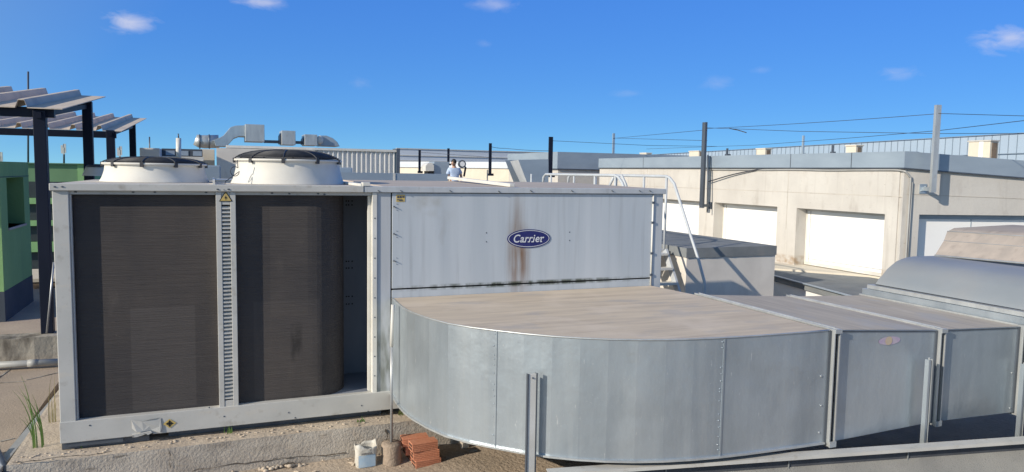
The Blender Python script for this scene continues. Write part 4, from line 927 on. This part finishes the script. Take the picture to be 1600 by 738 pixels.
mb = MB(); ribbed(mb, xa_, xb_, yR2, -.6, z2-.03, .27, .08, .35); mb.build('ribbed_sheet', ribw, r2)
mb = MB(); mb.box(xa_-.1, xb_+.1, yR2-.12, yR2+.2, z2-.03, z2+.06); mb.build('top_flashing', galv_b, r2)
# blue grey screen along the far right skyline: runs along Y behind the building
XS = 20.5
def xs_pt(u, v): return PX(u, v, XS)
A_, B_ = xs_pt(1000, 243), xs_pt(1600, 208)
s_ = thing('skyline_screen', (XS, 20, 0), 'long blue grey metal screen with thin bars along the right skyline', 'screen')
ya, yb3 = A_.y, B_.y-2
zlin = lambda y_: A_.z+(B_.z-A_.z)*(y_-A_.y)/(B_.y-A_.y)
zm = (A_.z+B_.z)/2
mb = MB(); mb.add([(XS, ya, -.5), (XS, yb3, -.5), (XS, yb3, zlin(yb3)), (XS, ya, zlin(ya)), (XS+.05, ya, -.5), (XS+.05, yb3, -.5), (XS+.05, yb3, zlin(yb3)), (XS+.05, ya, zlin(ya))], [(0, 3, 2, 1), (4, 5, 6, 7), (3, 7, 6, 2), (0, 4, 7, 3)]); mb.build('sheet', screenm, s_)
mb = MB(); y_ = yb3; 
while y_ < ya: mb.box(XS-.02, XS-.002, y_-.005, y_+.005, -.4, zlin(y_)+.0); y_ += .24
mb.build_each('bar', galv_s, s_)
mb = MB()
for dz in (.0, -.55): mb.bar((XS-.045, ya, zlin(ya)+dz), (XS-.045, yb3, zlin(yb3)+dz), .014, .018)
mb.build_each('cross_rail', galv_s, s_)
# cream vent boxes on the building roof
GV = 'cream vent boxes on the concrete building roof'
for i, (u0, u1, us, v0, v1, pl_, lab) in enumerate([(1514, 1548, 1562, 220, 247, 16.2, 'largest cream vent box with a white stripe, on the roof right of the light post'), (1322, 1338, 1348, 227, 238, 14.6, 'cream vent box on the roof edge between the two tall posts'),
                                         (1182, 1196, 1202, 232, 242, 15.6, 'cream vent box on the roof edge just right of the dark post'), (1077, 1092, 1098, 236, 245, 16.2, 'cream vent box on the roof edge just left of the dark post'), (1000, 1010, 1018, 239, 246, 17.0, 'small cream vent box at the far end of the roof edge')]):
    a_, b_ = PX(u0, v0, pl_), PX(u1, v0, pl_); z0_ = PX(u0, v1+4, pl_).z
    t = thing('roof_vent_box', ((a_.x+.3), (a_.y+b_.y)/2, z0_), lab, 'vent box', GV)
    dep = .28*(a_.y-b_.y)+.12
    mb = MB(); mb.box(pl_, pl_+dep, b_.y, a_.y, z0_, a_.z-.03); mb.build('box_body', creamp, t)
    mb = MB(); mb.box(pl_-.02, pl_+dep+.02, b_.y-.02, a_.y+.02, a_.z-.029, a_.z); mb.build('box_lid', creamp if i else conc, t)
    mb = MB(); mb.box(pl_+.05, pl_+dep-.05, b_.y-.008, b_.y-.001, z0_+.03, a_.z-.06); mb.build('vent_grille', brickw, t)
    if i == 0: 
        yy = PX(1533, 230, pl_).y; mb = MB(); mb.box(pl_-.006, pl_-.001, yy-.05, yy+.05, z0_, a_.z-.03); mb.build('white_stripe', whitep, t)
# middle grey walls far back
yG = 38
gw = thing('grey_clad_wall', (12, yG, -1), 'long grey horizontally lined metal wall across the middle distance behind the man', 'wall')
xa_, xb_ = PY(620, 237, yG).x, PY(880, 237, yG).x; zA, zB_ = PY(620, 236, yG).z, PY(870, 238.5, yG).z
mb = MB(); mb.box(xa_, xb_+1, yG, yG+.3, -1.2, zB_); mb.build('cladding', greywall, gw)
mb = MB()
for dz in (.0, .35, .62): mb.box(xa_, xb_+1, yG-.04, yG-.001, zB_-dz-.05, zB_-dz)
mb.build_each('horizontal_rail', paint_l, gw)
yG2 = 33
lw = thing('cream_roof_wall', (10, yG2, -1), 'low cream wall with a grey metal top band behind the man', 'wall')
qa, qb = PY(620, 263.5, 37), PY(876, 263.5, 28); zc1, zc2 = -.10, .24
n_ = Vector((qb.y-qa.y, qa.x-qb.x, 0)).normalized(); n_ = n_ if n_.y > 0 else -n_
def slabw(z0, z1, off): return MB().prism([((q+n_*o_).x, (q+n_*o_).y) for q, o_ in ((qa, off), (qb, off), (qb, .5), (qa, .5))], z0, z1)
za_ = PY(740, 263.0, 33).z; slabw(-2, za_, 0).build('wall_face', creamp, lw)
slabw(za_+.002, PY(740, 253.5, 33).z, -.08).build('metal_band', greywall, lw)
# long parapet behind the air conditioner, blue shade of its face painted in
yP = 14.5; xa_, xb_ = PY(500, 272, yP).x, PY(700, 272, yP).x
z0_, z1_ = PY(620, 283, yP).z, PY(620, 271, yP).z
lp2 = thing('shade_tinted_parapet', (3, yP, -1), 'low parapet strip above the air conditioner roof, its blue shade painted in', 'parapet')
mb = MB(); mb.box(xa_, xb_, yP, yP+.35, -1.6, z1_); mb.build('parapet_face', galv_b, lp2)
mb = MB(); xj = PY(616, 276, yP).x; mb.box(xj-.02, xj+.02, yP-.012, yP-.001, -1.0, z1_-.005); mb.build('parapet_joint', paint_w, lp2)
mb = MB(); mb.box(PY(540, 265, yP).x-.6, PY(556, 265, yP).x, yP+.36, yP+1.0, -1.0, PY(548, 262, yP).z)
tag(mb.build('grey_cabinet', galv_b, None, .02), 'small blue grey metal cabinet tucked behind the right fan shroud', 'cabinet')
# white roof hood with vent
yH = 30; a_, b_ = PY(667, 254, yH), PY(676, 272, yH); c_ = PY(690, 254, yH)
t = thing('white_roof_hood', ((a_.x+c_.x)/2, yH, -1), 'small white roof hood with a dark square outlet, left of the man', 'hood')
mb = MB(); mb.sweep([(a_.x-.05, yH, b_.z+.12), (c_.x-.33, yH, b_.z+.12), (c_.x-.33, yH, a_.z-.12), (c_.x-.42, yH, a_.z), (a_.x+.05, yH, a_.z-.04), (a_.x-.05, yH, a_.z-.14)], (0, .7, 0)); mb.build('hood_body', paint_w, t)
mb = MB(); mb.box(a_.x+.05, c_.x-.34, yH+.03, yH+.6, b_.z-.8, b_.z+.115); mb.build('hood_outlet', darkm, t)
mb = MB(); mb.box(c_.x-.30, PY(703, 254, yH).x, yH+.1, yH+.9, b_.z-.8, PY(700, 253, yH).z)
tag(mb.build('grey_roof_cabinet', galv_b, None, .02), 'grey metal cabinet between the white roof hood and the man', 'cabinet')
# big trapezoid metal hood
yT = 17; Q = [(797, 252), (860, 249.5), (860, 287), (826, 287)]; pts = [PY(u, v, yT) for u, v in Q]
t = thing('metal_cowl', (pts[2].x, yT, -1), 'slanting grey sheet metal cowl standing behind the air conditioner roof', 'cowl')
P0, P1, P2, P3 = PY(810, 250, yT), PY(857, 249, yT), PY(857, 292, yT), PY(826, 292, yT)
mb = MB(); dv = Vector((-.42, 1.1, -.03)); f_ = [P0, P1, P2, P3]
P3b = P3+Vector((-.0, 0, 0)); mb.add(f_+[p+dv*.0+Vector((0, .9, 0)) for p in f_], [(0, 3, 2, 1), (4, 5, 6, 7), (1, 2, 6, 5)]); mb.build('cowl_front', galv_b, t)
Pl = [PY(797, 252, yT+.5), PY(810, 250, yT), PY(826, 292, yT), PY(816, 292, yT+.5)]
mb = MB(); mb.add(Pl+[p+Vector((.02, .01, 0)) for p in Pl], [(0, 1, 2, 3), (7, 6, 5, 4)]); mb.add([Pl[0], Pl[1], f_[1], f_[1]+Vector((0, .5, 0))], [(0, 1, 2, 3), ]); mb.build('cowl_side', paint, t)

# fence posts in the middle distance
GF = 'dark fence posts across the middle distance'
def simple_post(u, v0, v1, y, w, lab, m=navy):
    a_, b_ = PY(u, v0, y), PY(u, v1, y); t = thing('fence_post', (b_.x, y, b_.z), lab, 'post', GF)
    mb = MB(); mb.box(b_.x-w/2, b_.x+w/2, y-.03, y+.03, b_.z, a_.z); mb.build('post_shaft', m, t)
    mb = MB(); mb.box(b_.x-w/2-.02, b_.x+w/2+.07, y-.06, y+.06, b_.z-.02, b_.z+.06); mb.build('post_foot', m, t); return t
simple_post(859.5, 214, 276, 20, .12, 'tall dark post beside the slanting metal cowl')
simple_post(765.5, 224, 274, 24, .09, 'dark post between the man and the slanting metal cowl')
simple_post(700.5, 232, 258, 31, .09, 'short dark post just left of the man')
simple_post(655.5, 234.5, 270, 27, .08, 'dark post left of the small white roof hood')
simple_post(958, 208.5, 246, 26, .085, 'pale grey post rising above the second penthouse', galv)
simple_post(1254, 212, 242, 20.3, .06, 'thin grey post against the skyline screen, right of the dark bracketed post', galv)
simple_post(1300.5, 227, 240, 19, .04, 'short dark stub post left of the middle vent box', galv_d)
simple_post(1136, 232, 244, 19, .04, 'short dark stub post right of the dark bracketed post', galv_d)
# overhead cables
GC = 'overhead cables between the roof posts'
def cable(pts, lab, r=.0055, sag=0):
    q = []
    for i in range(len(pts)-1):
        a_, b_ = Vector(pts[i]), Vector(pts[i+1])
        for k_ in range(10): t_ = k_/10; q.append(a_.lerp(b_, t_)-Vector((0, 0, sag*4*t_*(1-t_))))
    q.append(Vector(pts[-1])); mb = MB(); mb.tube(q, r, 5); tag(mb.build('overhead_cable', rubber), lab, 'cable', GC)
PA = lambda v: PX(1105, v, XB-.3); PFa = lambda v: PY(860, v, 20); PCc = lambda v: PY(958, v, 26)
cable([PA(201), PBp(178)], 'upper cable rising from the dark post to the top of the light post', sag=.02)
cable([PBp(177.5), PY(1640, 182.5, 9)], 'upper cable leaving the light post to the right picture edge')
cable([PA(200), PX(1250, 205.5, XB-.2), PBp(209)], 'lower cable from the dark post down to the light post', .0055)
cable([PBp(209), PY(1640, 208.5, 9.6)], 'lower cable running right from the light post above the skyline screen', .005)
cable([PX(1010, 233, 18), PX(1180, 227, 17), PX(1340, 215, 15), PX(1469, 204, 13.5), PX(1640, 184, 12)], 'slack cable climbing across the sky behind both bracketed posts', .006)
cable([PFa(220), PY(1012, 227.5, 20), PX(1120, 229, 16)], 'cable from the tall post beside the cowl towards the dark bracketed post', .006)
cable([PCc(216), PA(220)], 'cable from the pale far post to the middle of the dark bracketed post', .006)
cable([PCc(216.5), PA(203)], 'cable from the pale far post up to the head of the dark bracketed post', .006)
cable([PY(765, 229, 24), PY(790, 232, 24), PFa(236)], 'cable from the post right of the man to the tall post beside the cowl', .008, .02)
cable([PY(655, 238, 27), PY(765, 246, 24)], 'low wire between the two dark posts either side of the man', .007)
mb = MB(); a_, b_ = PX(1140, 201, XB-.25), PX(1166, 207.5, XB-.25); mb.tube([a_, a_.lerp(b_, .5)+Vector((0, 0, .01)), b_], .012, 5)
tag(mb.build('loose_wire_end', rubber), 'short loose wire end hanging off the cable right of the dark post', 'cable')

# ductwork and plant behind the ribbed wall
yD = 29
rd = thing('roof_ductwork', (2, yD, .7), 'rising galvanised roof duct with a round elbow and box, on top of the ribbed wall', 'duct')
def sil(px, y, m, name, par, dep=1.1, sm=False):
    pts_ = [PY(u, v, y) for u, v in px]; mb_ = MB(); mb_.sweep(pts_, (0, dep, 0), 0, sm); return mb_.build(name, m, par, .015)
sil([(337, 229), (354, 229), (366, 216), (374, 213), (383, 213.5), (383, 196), (368, 196.5), (360, 199), (349, 212), (340, 217), (334, 219)][::-1], yD, galv, 'curved_duct', rd)
mb = MB(); a_, b_ = PY(312, 222, yD+.5), PY(336, 223, yD+.5)
mb.tube([PY(305, 218.5, yD+.5), PY(312, 221, yD+.5), PY(320, 221.8, yD+.5), PY(342, 221.2, yD+.5)], [.20, .23, .24, .24], 16); mb.build('round_elbow', galv_l, rd)
mb = MB(); 
for u in (312, 327): p_ = PY(u, 221.5, yD+.5); mb.tube([p_+Vector((-.02, 0, 0)), p_+Vector((.02, 0, 0))], .265, 16)
mb.build_each('elbow_clamp', galv_d, rd)
mb = MB(); a_, b_ = PY(383, 194, yD-.2), PY(413.5, 222, yD-.2); mb.box(a_.x, b_.x, yD-.2, yD+1, b_.z, a_.z); mb.build('duct_box', galv_l, rd, .015)
for u0, u1, v0, v1, lab in [(437, 462, 204, 225, 'square tan topped metal box in the middle of the ribbed wall ductwork'), (473, 496, 210, 226, 'lower metal box at the right of the ribbed wall ductwork')]:
    t = thing('roof_duct_box', PY((u0+u1)/2, v1, yD), lab, 'duct box'); a_, b_ = PY(u0+3, v0, yD-.2), PY(u1, v1+2, yD-.2)
    mb = MB(); mb.box(a_.x, b_.x, yD-.2, yD+.8, b_.z, a_.z); mb.build('box_body', galv_l, t, .015)
    mb = MB(); mb.sweep([PY(u0, v0+8, yD), PY(u0, v1, yD), PY(u0+3.2, v1, yD), PY(u0+3.2, v0+2, yD)], (0, .7, 0)); mb.build('box_cowl', galv_d, t)
mb = MB(); a_, b_ = PY(413, 219, yD+.2), PY(475, 225, yD+.2); mb.box(a_.x, b_.x, yD+.2, yD+.6, b_.z, a_.z); mb.build('link_duct', galv_d, rd)
t = thing('curved_roof_duct', PY(515, 226, yD), 'curved duct end sloping down at the right of the ribbed wall ductwork', 'duct')
sil([(500, 228), (500, 212), (510, 212), (520, 216), (527, 222), (531, 229)][::-1], yD, galv_b, 'duct_elbow', t)
mb = MB(); mb.ball(PY(500, 219, yD-.05), .13, 8, (1, .6, 1.3)); mb.build('duct_lamp', paint_w, t)
# plant left: white cabinet, dark condenser, vent pipe
yV = 24
mb = MB(); a_, b_ = PY(218, 231, yV), PY(250, 256, yV); mb.box(a_.x, b_.x, yV, yV+1, b_.z, a_.z)
tag(mb.build('white_plant_cabinet', paint_w, None, .02), 'white plant cabinet behind the left fan shroud, left of the vent pipe', 'cabinet')
t = thing('dark_condenser', PY(285, 250, yV+1), 'dark louvred condenser unit behind the vent pipe and left fan', 'condenser')
a_, b_ = PY(252, 232, yV+1), PY(316, 247, yV+1); mb = MB(); mb.box(a_.x, b_.x, yV+1, yV+2, b_.z-.1, a_.z); mb.build('unit_body', plinthm, t, .02)
mb = MB(); w_ = (b_.x-a_.x)
for k_ in range(3): mb.box(a_.x+.12+k_*w_/3, a_.x+.12+k_*w_/3+w_*.22, yV+.985, yV+.999, b_.z+.06, a_.z-.06)
mb.build_each('unit_panel', galv_b, t)
a_, b_ = PY(245, 244, yV+.8), PY(318, 252, yV+.8); mb = MB(); mb.box(a_.x, b_.x, yV+.6, yV+.98, b_.z, a_.z); mb.build('unit_tray', paint_w, t)
mb = MB(); a_, b_ = PY(312, 233, yV+2.2), PY(336, 282, yV+2.2); mb.box(a_.x, b_.x, yV+2.2, yV+3, b_.z, a_.z)
tag(mb.build('pale_wall_block', creamp, None, .01), 'pale rendered block left of the plain concrete end wall', 'wall')
mb = MB(); a_, b_ = PY(190, 262, 16), PY(345, 286, 16); mb.box(a_.x, b_.x, 16, 17.5, -1.6, PY(240, 257, 16).z)
tag(mb.build('plant_plinth', galv_b, None, .02), 'pale blue grey plant base behind the left fan shroud', 'base')
t = thing('vent_pipe', PY(279, 252, 18), 'white vertical vent pipe with a thin rod behind the left fan', 'pipe')
a_, b_ = PY(279, 216, 18), PY(279, 256, 18); mb = MB(); mb.tube([b_, a_], .055, 14); mb.build('pipe_body', paint_w, t)
mb = MB(); mb.tube([a_, PY(278.5, 209, 18)], .014, 8); mb.build('pipe_rod', galv_d, t)
mb = MB(); mb.tube([PY(234, 250, 24.5), PY(233.5, 214, 24.5)], .02, 6)
tag(mb.build('lightning_rod', galv_d), 'thin dark rod standing in front of the white plant cabinet', 'rod')
t = thing('far_fan', PY(157, 272, 12.5), 'low white fan cowl with dark guard behind the dark canopy post', 'fan'); c_ = PY(157, 275, 12.5)
MB().lathe([(.24, 0), (.2, .1), (.19, .13), (.001, .13)], c_, 28).build('fan_cowl', shroudm, t)
MB().lathe([(.20, .131), (.16, .16), (.001, .17)], c_, 24).build('fan_grille', guardm, t)

# ------------------------------------------------------------------ man on the roof
def person(u, vtop, y):
    head = PY(u, vtop, y); H = 1.72; zf = head.z-H; t = thing('person', (head.x, y, zf), 'man in a pale blue shirt with dark hair, seen from behind on the far roof', 'person')
    B = Vector((head.x, y, zf))
    def skinmesh(name, verts, edges, m, sub=2, par=t):
        me = bpy.data.meshes.new(name); me.from_pydata([B+Vector(v[:3]) for v in verts], edges, [])
        o = bpy.data.objects.new(name, me); SC.collection.objects.link(o); o.modifiers.new('skin', 'SKIN'); s2_ = o.modifiers.new('sub', 'SUBSURF'); s2_.levels = s2_.render_levels = sub
        for i, v in enumerate(verts):
            r_ = v[3]; me.skin_vertices[0].data[i].radius = (r_, r_*(v[4] if len(v) > 4 else 1)); me.skin_vertices[0].data[i].use_root = (i == 0)
        bpy.context.view_layer.update(); m2 = bpy.data.meshes.new_from_object(o.evaluated_get(bpy.context.evaluated_depsgraph_get())); bpy.data.objects.remove(o); m2.name = name
        m2.materials.append(m)
        for p_ in m2.polygons: p_.use_smooth = True
        q = bpy.data.objects.new(name, m2); SC.collection.objects.link(q); q.parent = par
        if par.type == 'EMPTY': q.location = -par.location
        return q
    V = [(0, 0, .92, .13), (0, .01, 1.12, .125), (0, .02, 1.32, .15), (0, .01, 1.43, .09), (-.01, -.0, 1.50, .052), (-.02, -.01, 1.56, .07), (-.025, -.015, 1.62, .088), (-.025, -.01, 1.68, .07),
         (-.17, .02, 1.39, .06), (-.23, .03, 1.15, .045), (-.24, -.08, .93, .034), (-.24, -.12, .85, .03),
         (.17, .02, 1.39, .06), (.25, .0, 1.16, .045), (.20, -.15, 1.0, .034), (.18, -.2, .95, .03),
         (-.09, 0, .80, .085), (-.10, 0, .46, .055), (-.10, .02, .08, .042), (-.11, -.12, .03, .035), (.09, 0, .80, .085), (.10, 0, .46, .055), (.10, .02, .08, .042), (.11, -.12, .03, .035)]
    E_ = [(0, 1), (1, 2), (2, 3), (3, 4), (4, 5), (5, 6), (6, 7), (2, 8), (8, 9), (9, 10), (10, 11), (2, 12), (12, 13), (13, 14), (14, 15), (0, 16), (16, 17), (17, 18), (18, 19), (0, 20), (20, 21), (21, 22), (22, 23)]
    body = skinmesh('body', V, E_, skin)
    Vs = [(0, 0, .90, .165), (0, .01, 1.12, .16), (0, .02, 1.30, .185), (0, .01, 1.42, .12), (-.17, .02, 1.38, .085), (-.225, .03, 1.20, .072), (.17, .02, 1.38, .085), (.24, .0, 1.22, .072)]
    skinmesh('shirt', Vs, [(0, 1), (1, 2), (2, 3), (2, 4), (4, 5), (2, 6), (6, 7)], shirtm)
    Vt = [(0, 0, .93, .15), (-.09, 0, .80, .105), (-.10, 0, .46, .075), (-.10, .02, .08, .06), (.09, 0, .80, .105), (.10, 0, .46, .075), (.10, .02, .08, .06)]
    skinmesh('trousers', Vt, [(0, 1), (1, 2), (2, 3), (0, 4), (4, 5), (5, 6)], trouser)
    mb = MB(); mb.ball(B+Vector((-.015, .005, 1.645)), .098, 10, (.92, 1.05, 1.0)); hr = mb.build('hair', hairm, t)
    mb = MB(); mb.ball(B+Vector((-.075, -.055, 1.585)), .055, 8, (.9, 1, 1.2)); mb.ball(B+Vector((-.125, -.085, 1.585)), .018, 6); mb.build('face', skin, t)
    mb = MB(); mb.ball(B+Vector((.045, -.02, 1.59)), .022, 6, (.6, 1, 1.4)); mb.build('ear', skin, t)
person(710, 249.5, 24)
t = thing('round_lamp', PY(726, 268, 23.6), 'round grey device with a white face, raised just right of the man', 'lamp')
c_ = PY(722.5, 256.5, 23.6)
mb = MB(); mb.tube([c_, c_+Vector((0, .1, 0))], .13, 20); mb.build('lamp_rim', galv_d, t)
mb = MB(); mb.tube([c_+Vector((0, -.012, 0)), c_+Vector((0, -.002, 0))], .085, 18); mb.build('lamp_face', whitep, t)
mb = MB(); mb.tube([c_+Vector((.06, .05, -.05)), PY(727.5, 262, 23.65), PY(725, 276, 23.65)], .035, 8); mb.build('lamp_stem', navy, t)

# ------------------------------------------------------------------ canopies on the left
GN = 'navy steel canopies with ribbed roof sheets'
def canopy(lab, posts, beam, rc, nr, pitch, ripx):
    """posts: (x, y, w, ztop, zfoot); beam: (x0, x1, y, z0, z1); rc: right edge of the sheet front->back"""
    t = thing('steel_canopy', (posts[0][0], posts[0][1], posts[0][4]), lab, 'canopy', GN)
    for x, y, w_, z1, z0 in posts: MB().box(x-w_/2, x+w_/2, y-w_/2, y+w_/2, z0, z1).build_each('post', navy, t, .006)
    x0, x1, y, z0, z1 = beam; MB().box(x0, x1, y-.05, y+.05, z0, z1).build('beam', navy, t)
    a_, b_ = rc; d_ = b_-a_
    # sheet: ribs run along d_
    mb = MB(); pr_ = []; x = 0
    while x < nr*pitch:
        pr_ += [(-x, 0), (-x-.02, .0), (-x-pitch*.74, 0), (-x-pitch*.80, ripx), (-x-pitch*.93, ripx)]; x += pitch
    low = [a_+Vector((px2, 0, pz2)) for px2, pz2 in pr_]; up_ = [p+d_ for p in low]; n_ = len(low)
    th = Vector((0, 0, -.012)); vs = low+up_+[p+th for p in low]+[p+th for p in up_]
    fs = [(i, i+1, n_+i+1, n_+i) for i in range(n_-1)]+[(2*n_+i+1, 2*n_+i, 3*n_+i, 3*n_+i+1) for i in range(n_-1)]+[(2*n_+i, 2*n_+i+1, i+1, i) for i in range(n_-1)]+[(0, n_, 3*n_, 2*n_)]
    mb.add(vs, fs); mb.build('roof_sheet', ribm, t)
    # rafter under the sheet at each post pair
    MB().bar(Vector((posts[0][0], posts[0][1]-.1, a_.z-.09)), Vector((posts[1][0], posts[1][1]+.3, posts[1][3]-.04)), .06, .07).build('rafter', navy, t)
pf_ = PZ(73, 522, -2.13)
x2 = -1.83; p2 = PX(136.5, 280, x2)
canopy('nearer navy steel canopy with dusty ribbed roof, its dark posts left of the air conditioner',
       [(PY(75, 515, pf_.y+.07).x, pf_.y+.07, .135, PY(73, 173, pf_.y).z, -2.13), (x2+.03, p2.y, .135, PX(136, 160, x2).z, -2.13)],
       (-9, PY(83, 175, pf_.y).x, pf_.y+.1, PY(40, 182, pf_.y).z, PY(40, 166.5, pf_.y).z),
       (PX(97, 170, -1.72), PX(165, 151, -1.72)), 14, .50, .095)
p3, p4 = PX(174, 255, -1.85), PX(208, 245, -1.85)
canopy('farther navy steel canopy with dusty ribbed roof, seen beneath the nearer one',
       [(-1.85, p3.y, .145, PX(174, 205, -1.87).z, -2.13), (-1.85, p4.y, .145, PX(208, 195, -1.87).z, -2.13)],
       (-12, -1.75, p3.y, PX(150, 208, -1.8).z, PX(150, 196, -1.8).z),
       (PX(190, 205, -1.7), PX(229, 185, -1.7)), 16, .46, .10)
mb = MB(); mb.tube([PY(84, 410, 10.5), PY(73, 521, 10.5)], .012, 6); tag(mb.build('leaning_rod', steel), 'thin pale rod leaning against the near dark canopy post', 'rod')

# ------------------------------------------------------------------ green buildings on the left
XG = -2.64; y0, y1 = 11.75, 13.45
gb = thing('green_roof_house', (XG-1.5, y0, -2.13), 'light green rendered stair house with a recessed window and dark base at the left edge', 'building')
zt_ = PX(0, 252.5, XG).z; zbs = PX(8, 455, XG).z
wy0, wy1, wz0, wz1 = 12.11, 13.10, -.882, -.187
mb = MB(); T2 = .45
mb.box(XG-T2, XG, y0, wy0, zbs, zt_); mb.box(XG-T2, XG, wy1, y1, zbs, zt_); mb.box(XG-T2, XG, wy0, wy1, zbs, wz0); mb.box(XG-T2, XG, wy0, wy1, wz1, zt_); mb.box(XG-5, XG-T2-.001, y0, y1, zbs, zt_)
mb.build('wall', green_l, gb)
mb = MB(); mb.box(XG-.42, XG-.40, wy0+.001, wy1-.001, wz0, wz1); mb.build('window_back', olive, gb)
mb = MB(); mb.box(XG-.43, XG+.02, wy0-.02, wy1+.02, wz0-.03, wz0-.0); mb.build('window_sill', conc_g, gb)
mb = MB(); mb.box(XG-5, XG+.004, y0-.004, y1+.004, -2.2, zbs-.002); mb.build('base', plinthm, gb)
mb = MB(); zz = PX(10, 279, XG).z; mb.box(XG-.001, XG+.004, y0, y1, wz1+.01, wz1+.02); mb.build('wall_groove', plinthm, gb)
# far green block
yQ = 80
fb = thing('green_apartment_block', (-20, yQ, -17), 'distant green multi storey block with dark openings behind the canopy posts', 'building')
xr_ = PY(131, 260, yQ).x; xl_ = PY(-260, 260, yQ).x; L_ = lambda v: PY(60, v, yQ).z
mb = MB(); mb.box(xl_, xr_, yQ, yQ+12, -17, L_(256)); mb.build('wall', green_d, fb)
mb = MB(); mb.box(PY(121, 260, yQ).x, xr_+.02, yQ-.05, yQ+12, -17, L_(256)+.02); mb.build('end_lit_strip', green_l, fb)  # sunlit end of the block, painted in as a lighter green strip
mb = MB(); mb.box(xl_-.2, xr_+.2, yQ-.3, yQ+12, L_(256)+.021, L_(254.5)); mb.build('roof_edge', green_d, fb)
for va, vb in ((284, 309), (319, 344), (353, 377), (394, 424)):
    mb = MB(); mb.box(PY(47, 300, yQ).x-20, PY(118, 300, yQ).x, yQ-.06, yQ-.01, L_(vb), L_(va)); mb.build_each('window_band', opening, fb)
for va, vb in ((309.5, 318.5), (344.5, 352.5), (378, 393)):
    mb = MB(); mb.box(PY(47, 300, yQ).x-20, PY(118, 300, yQ).x, yQ-.6, yQ-.07, L_(vb), L_(va)); mb.build('spandrel', green_l, fb)
mb = MB(); mb.bar(PY(30, 424, yQ-1), PY(118, 423, yQ-1), .3, .25); mb.build('balcony_rail', brickw, fb)
# antennas
def antenna(u, v0, v1, y, head, lab):
    a_, b_ = PY(u, v0, y), PY(u, v1, y); t = thing('antenna_mast', b_, lab, 'antenna', 'antenna masts on the green block')
    mb = MB(); mb.tube([b_, a_], y*.0011, 6); mb.build('mast', galv_d, t)
    if head:
        mb = MB(); s_ = y/FPX
        for k_, (dx, dv_, h_) in enumerate([(-2.2, 2, 11), (1.6, 0, 12), (0, 5, 9)]):
            p_ = a_+Vector((dx*s_*1.0, 0, -dv_*s_)); mb.box(p_.x-1.1*s_, p_.x+1.1*s_, y-.3, y-.3+2*s_, p_.z-h_*s_, p_.z)
        mb.build_each('antenna_panel', paint_w, t)
antenna(100, 225, 256, 84, True, 'mast with white panel antennas between the two near canopy posts')
antenna(187.5, 229, 258, 84, True, 'mast with white panel antennas between the two far canopy posts')
antenna(1, 238, 256, 84, True, 'stubby mast with antennas at the left picture edge')
antenna(44, 112, 256, 82, False, 'tall thin whip antenna rising above the near canopy roof')
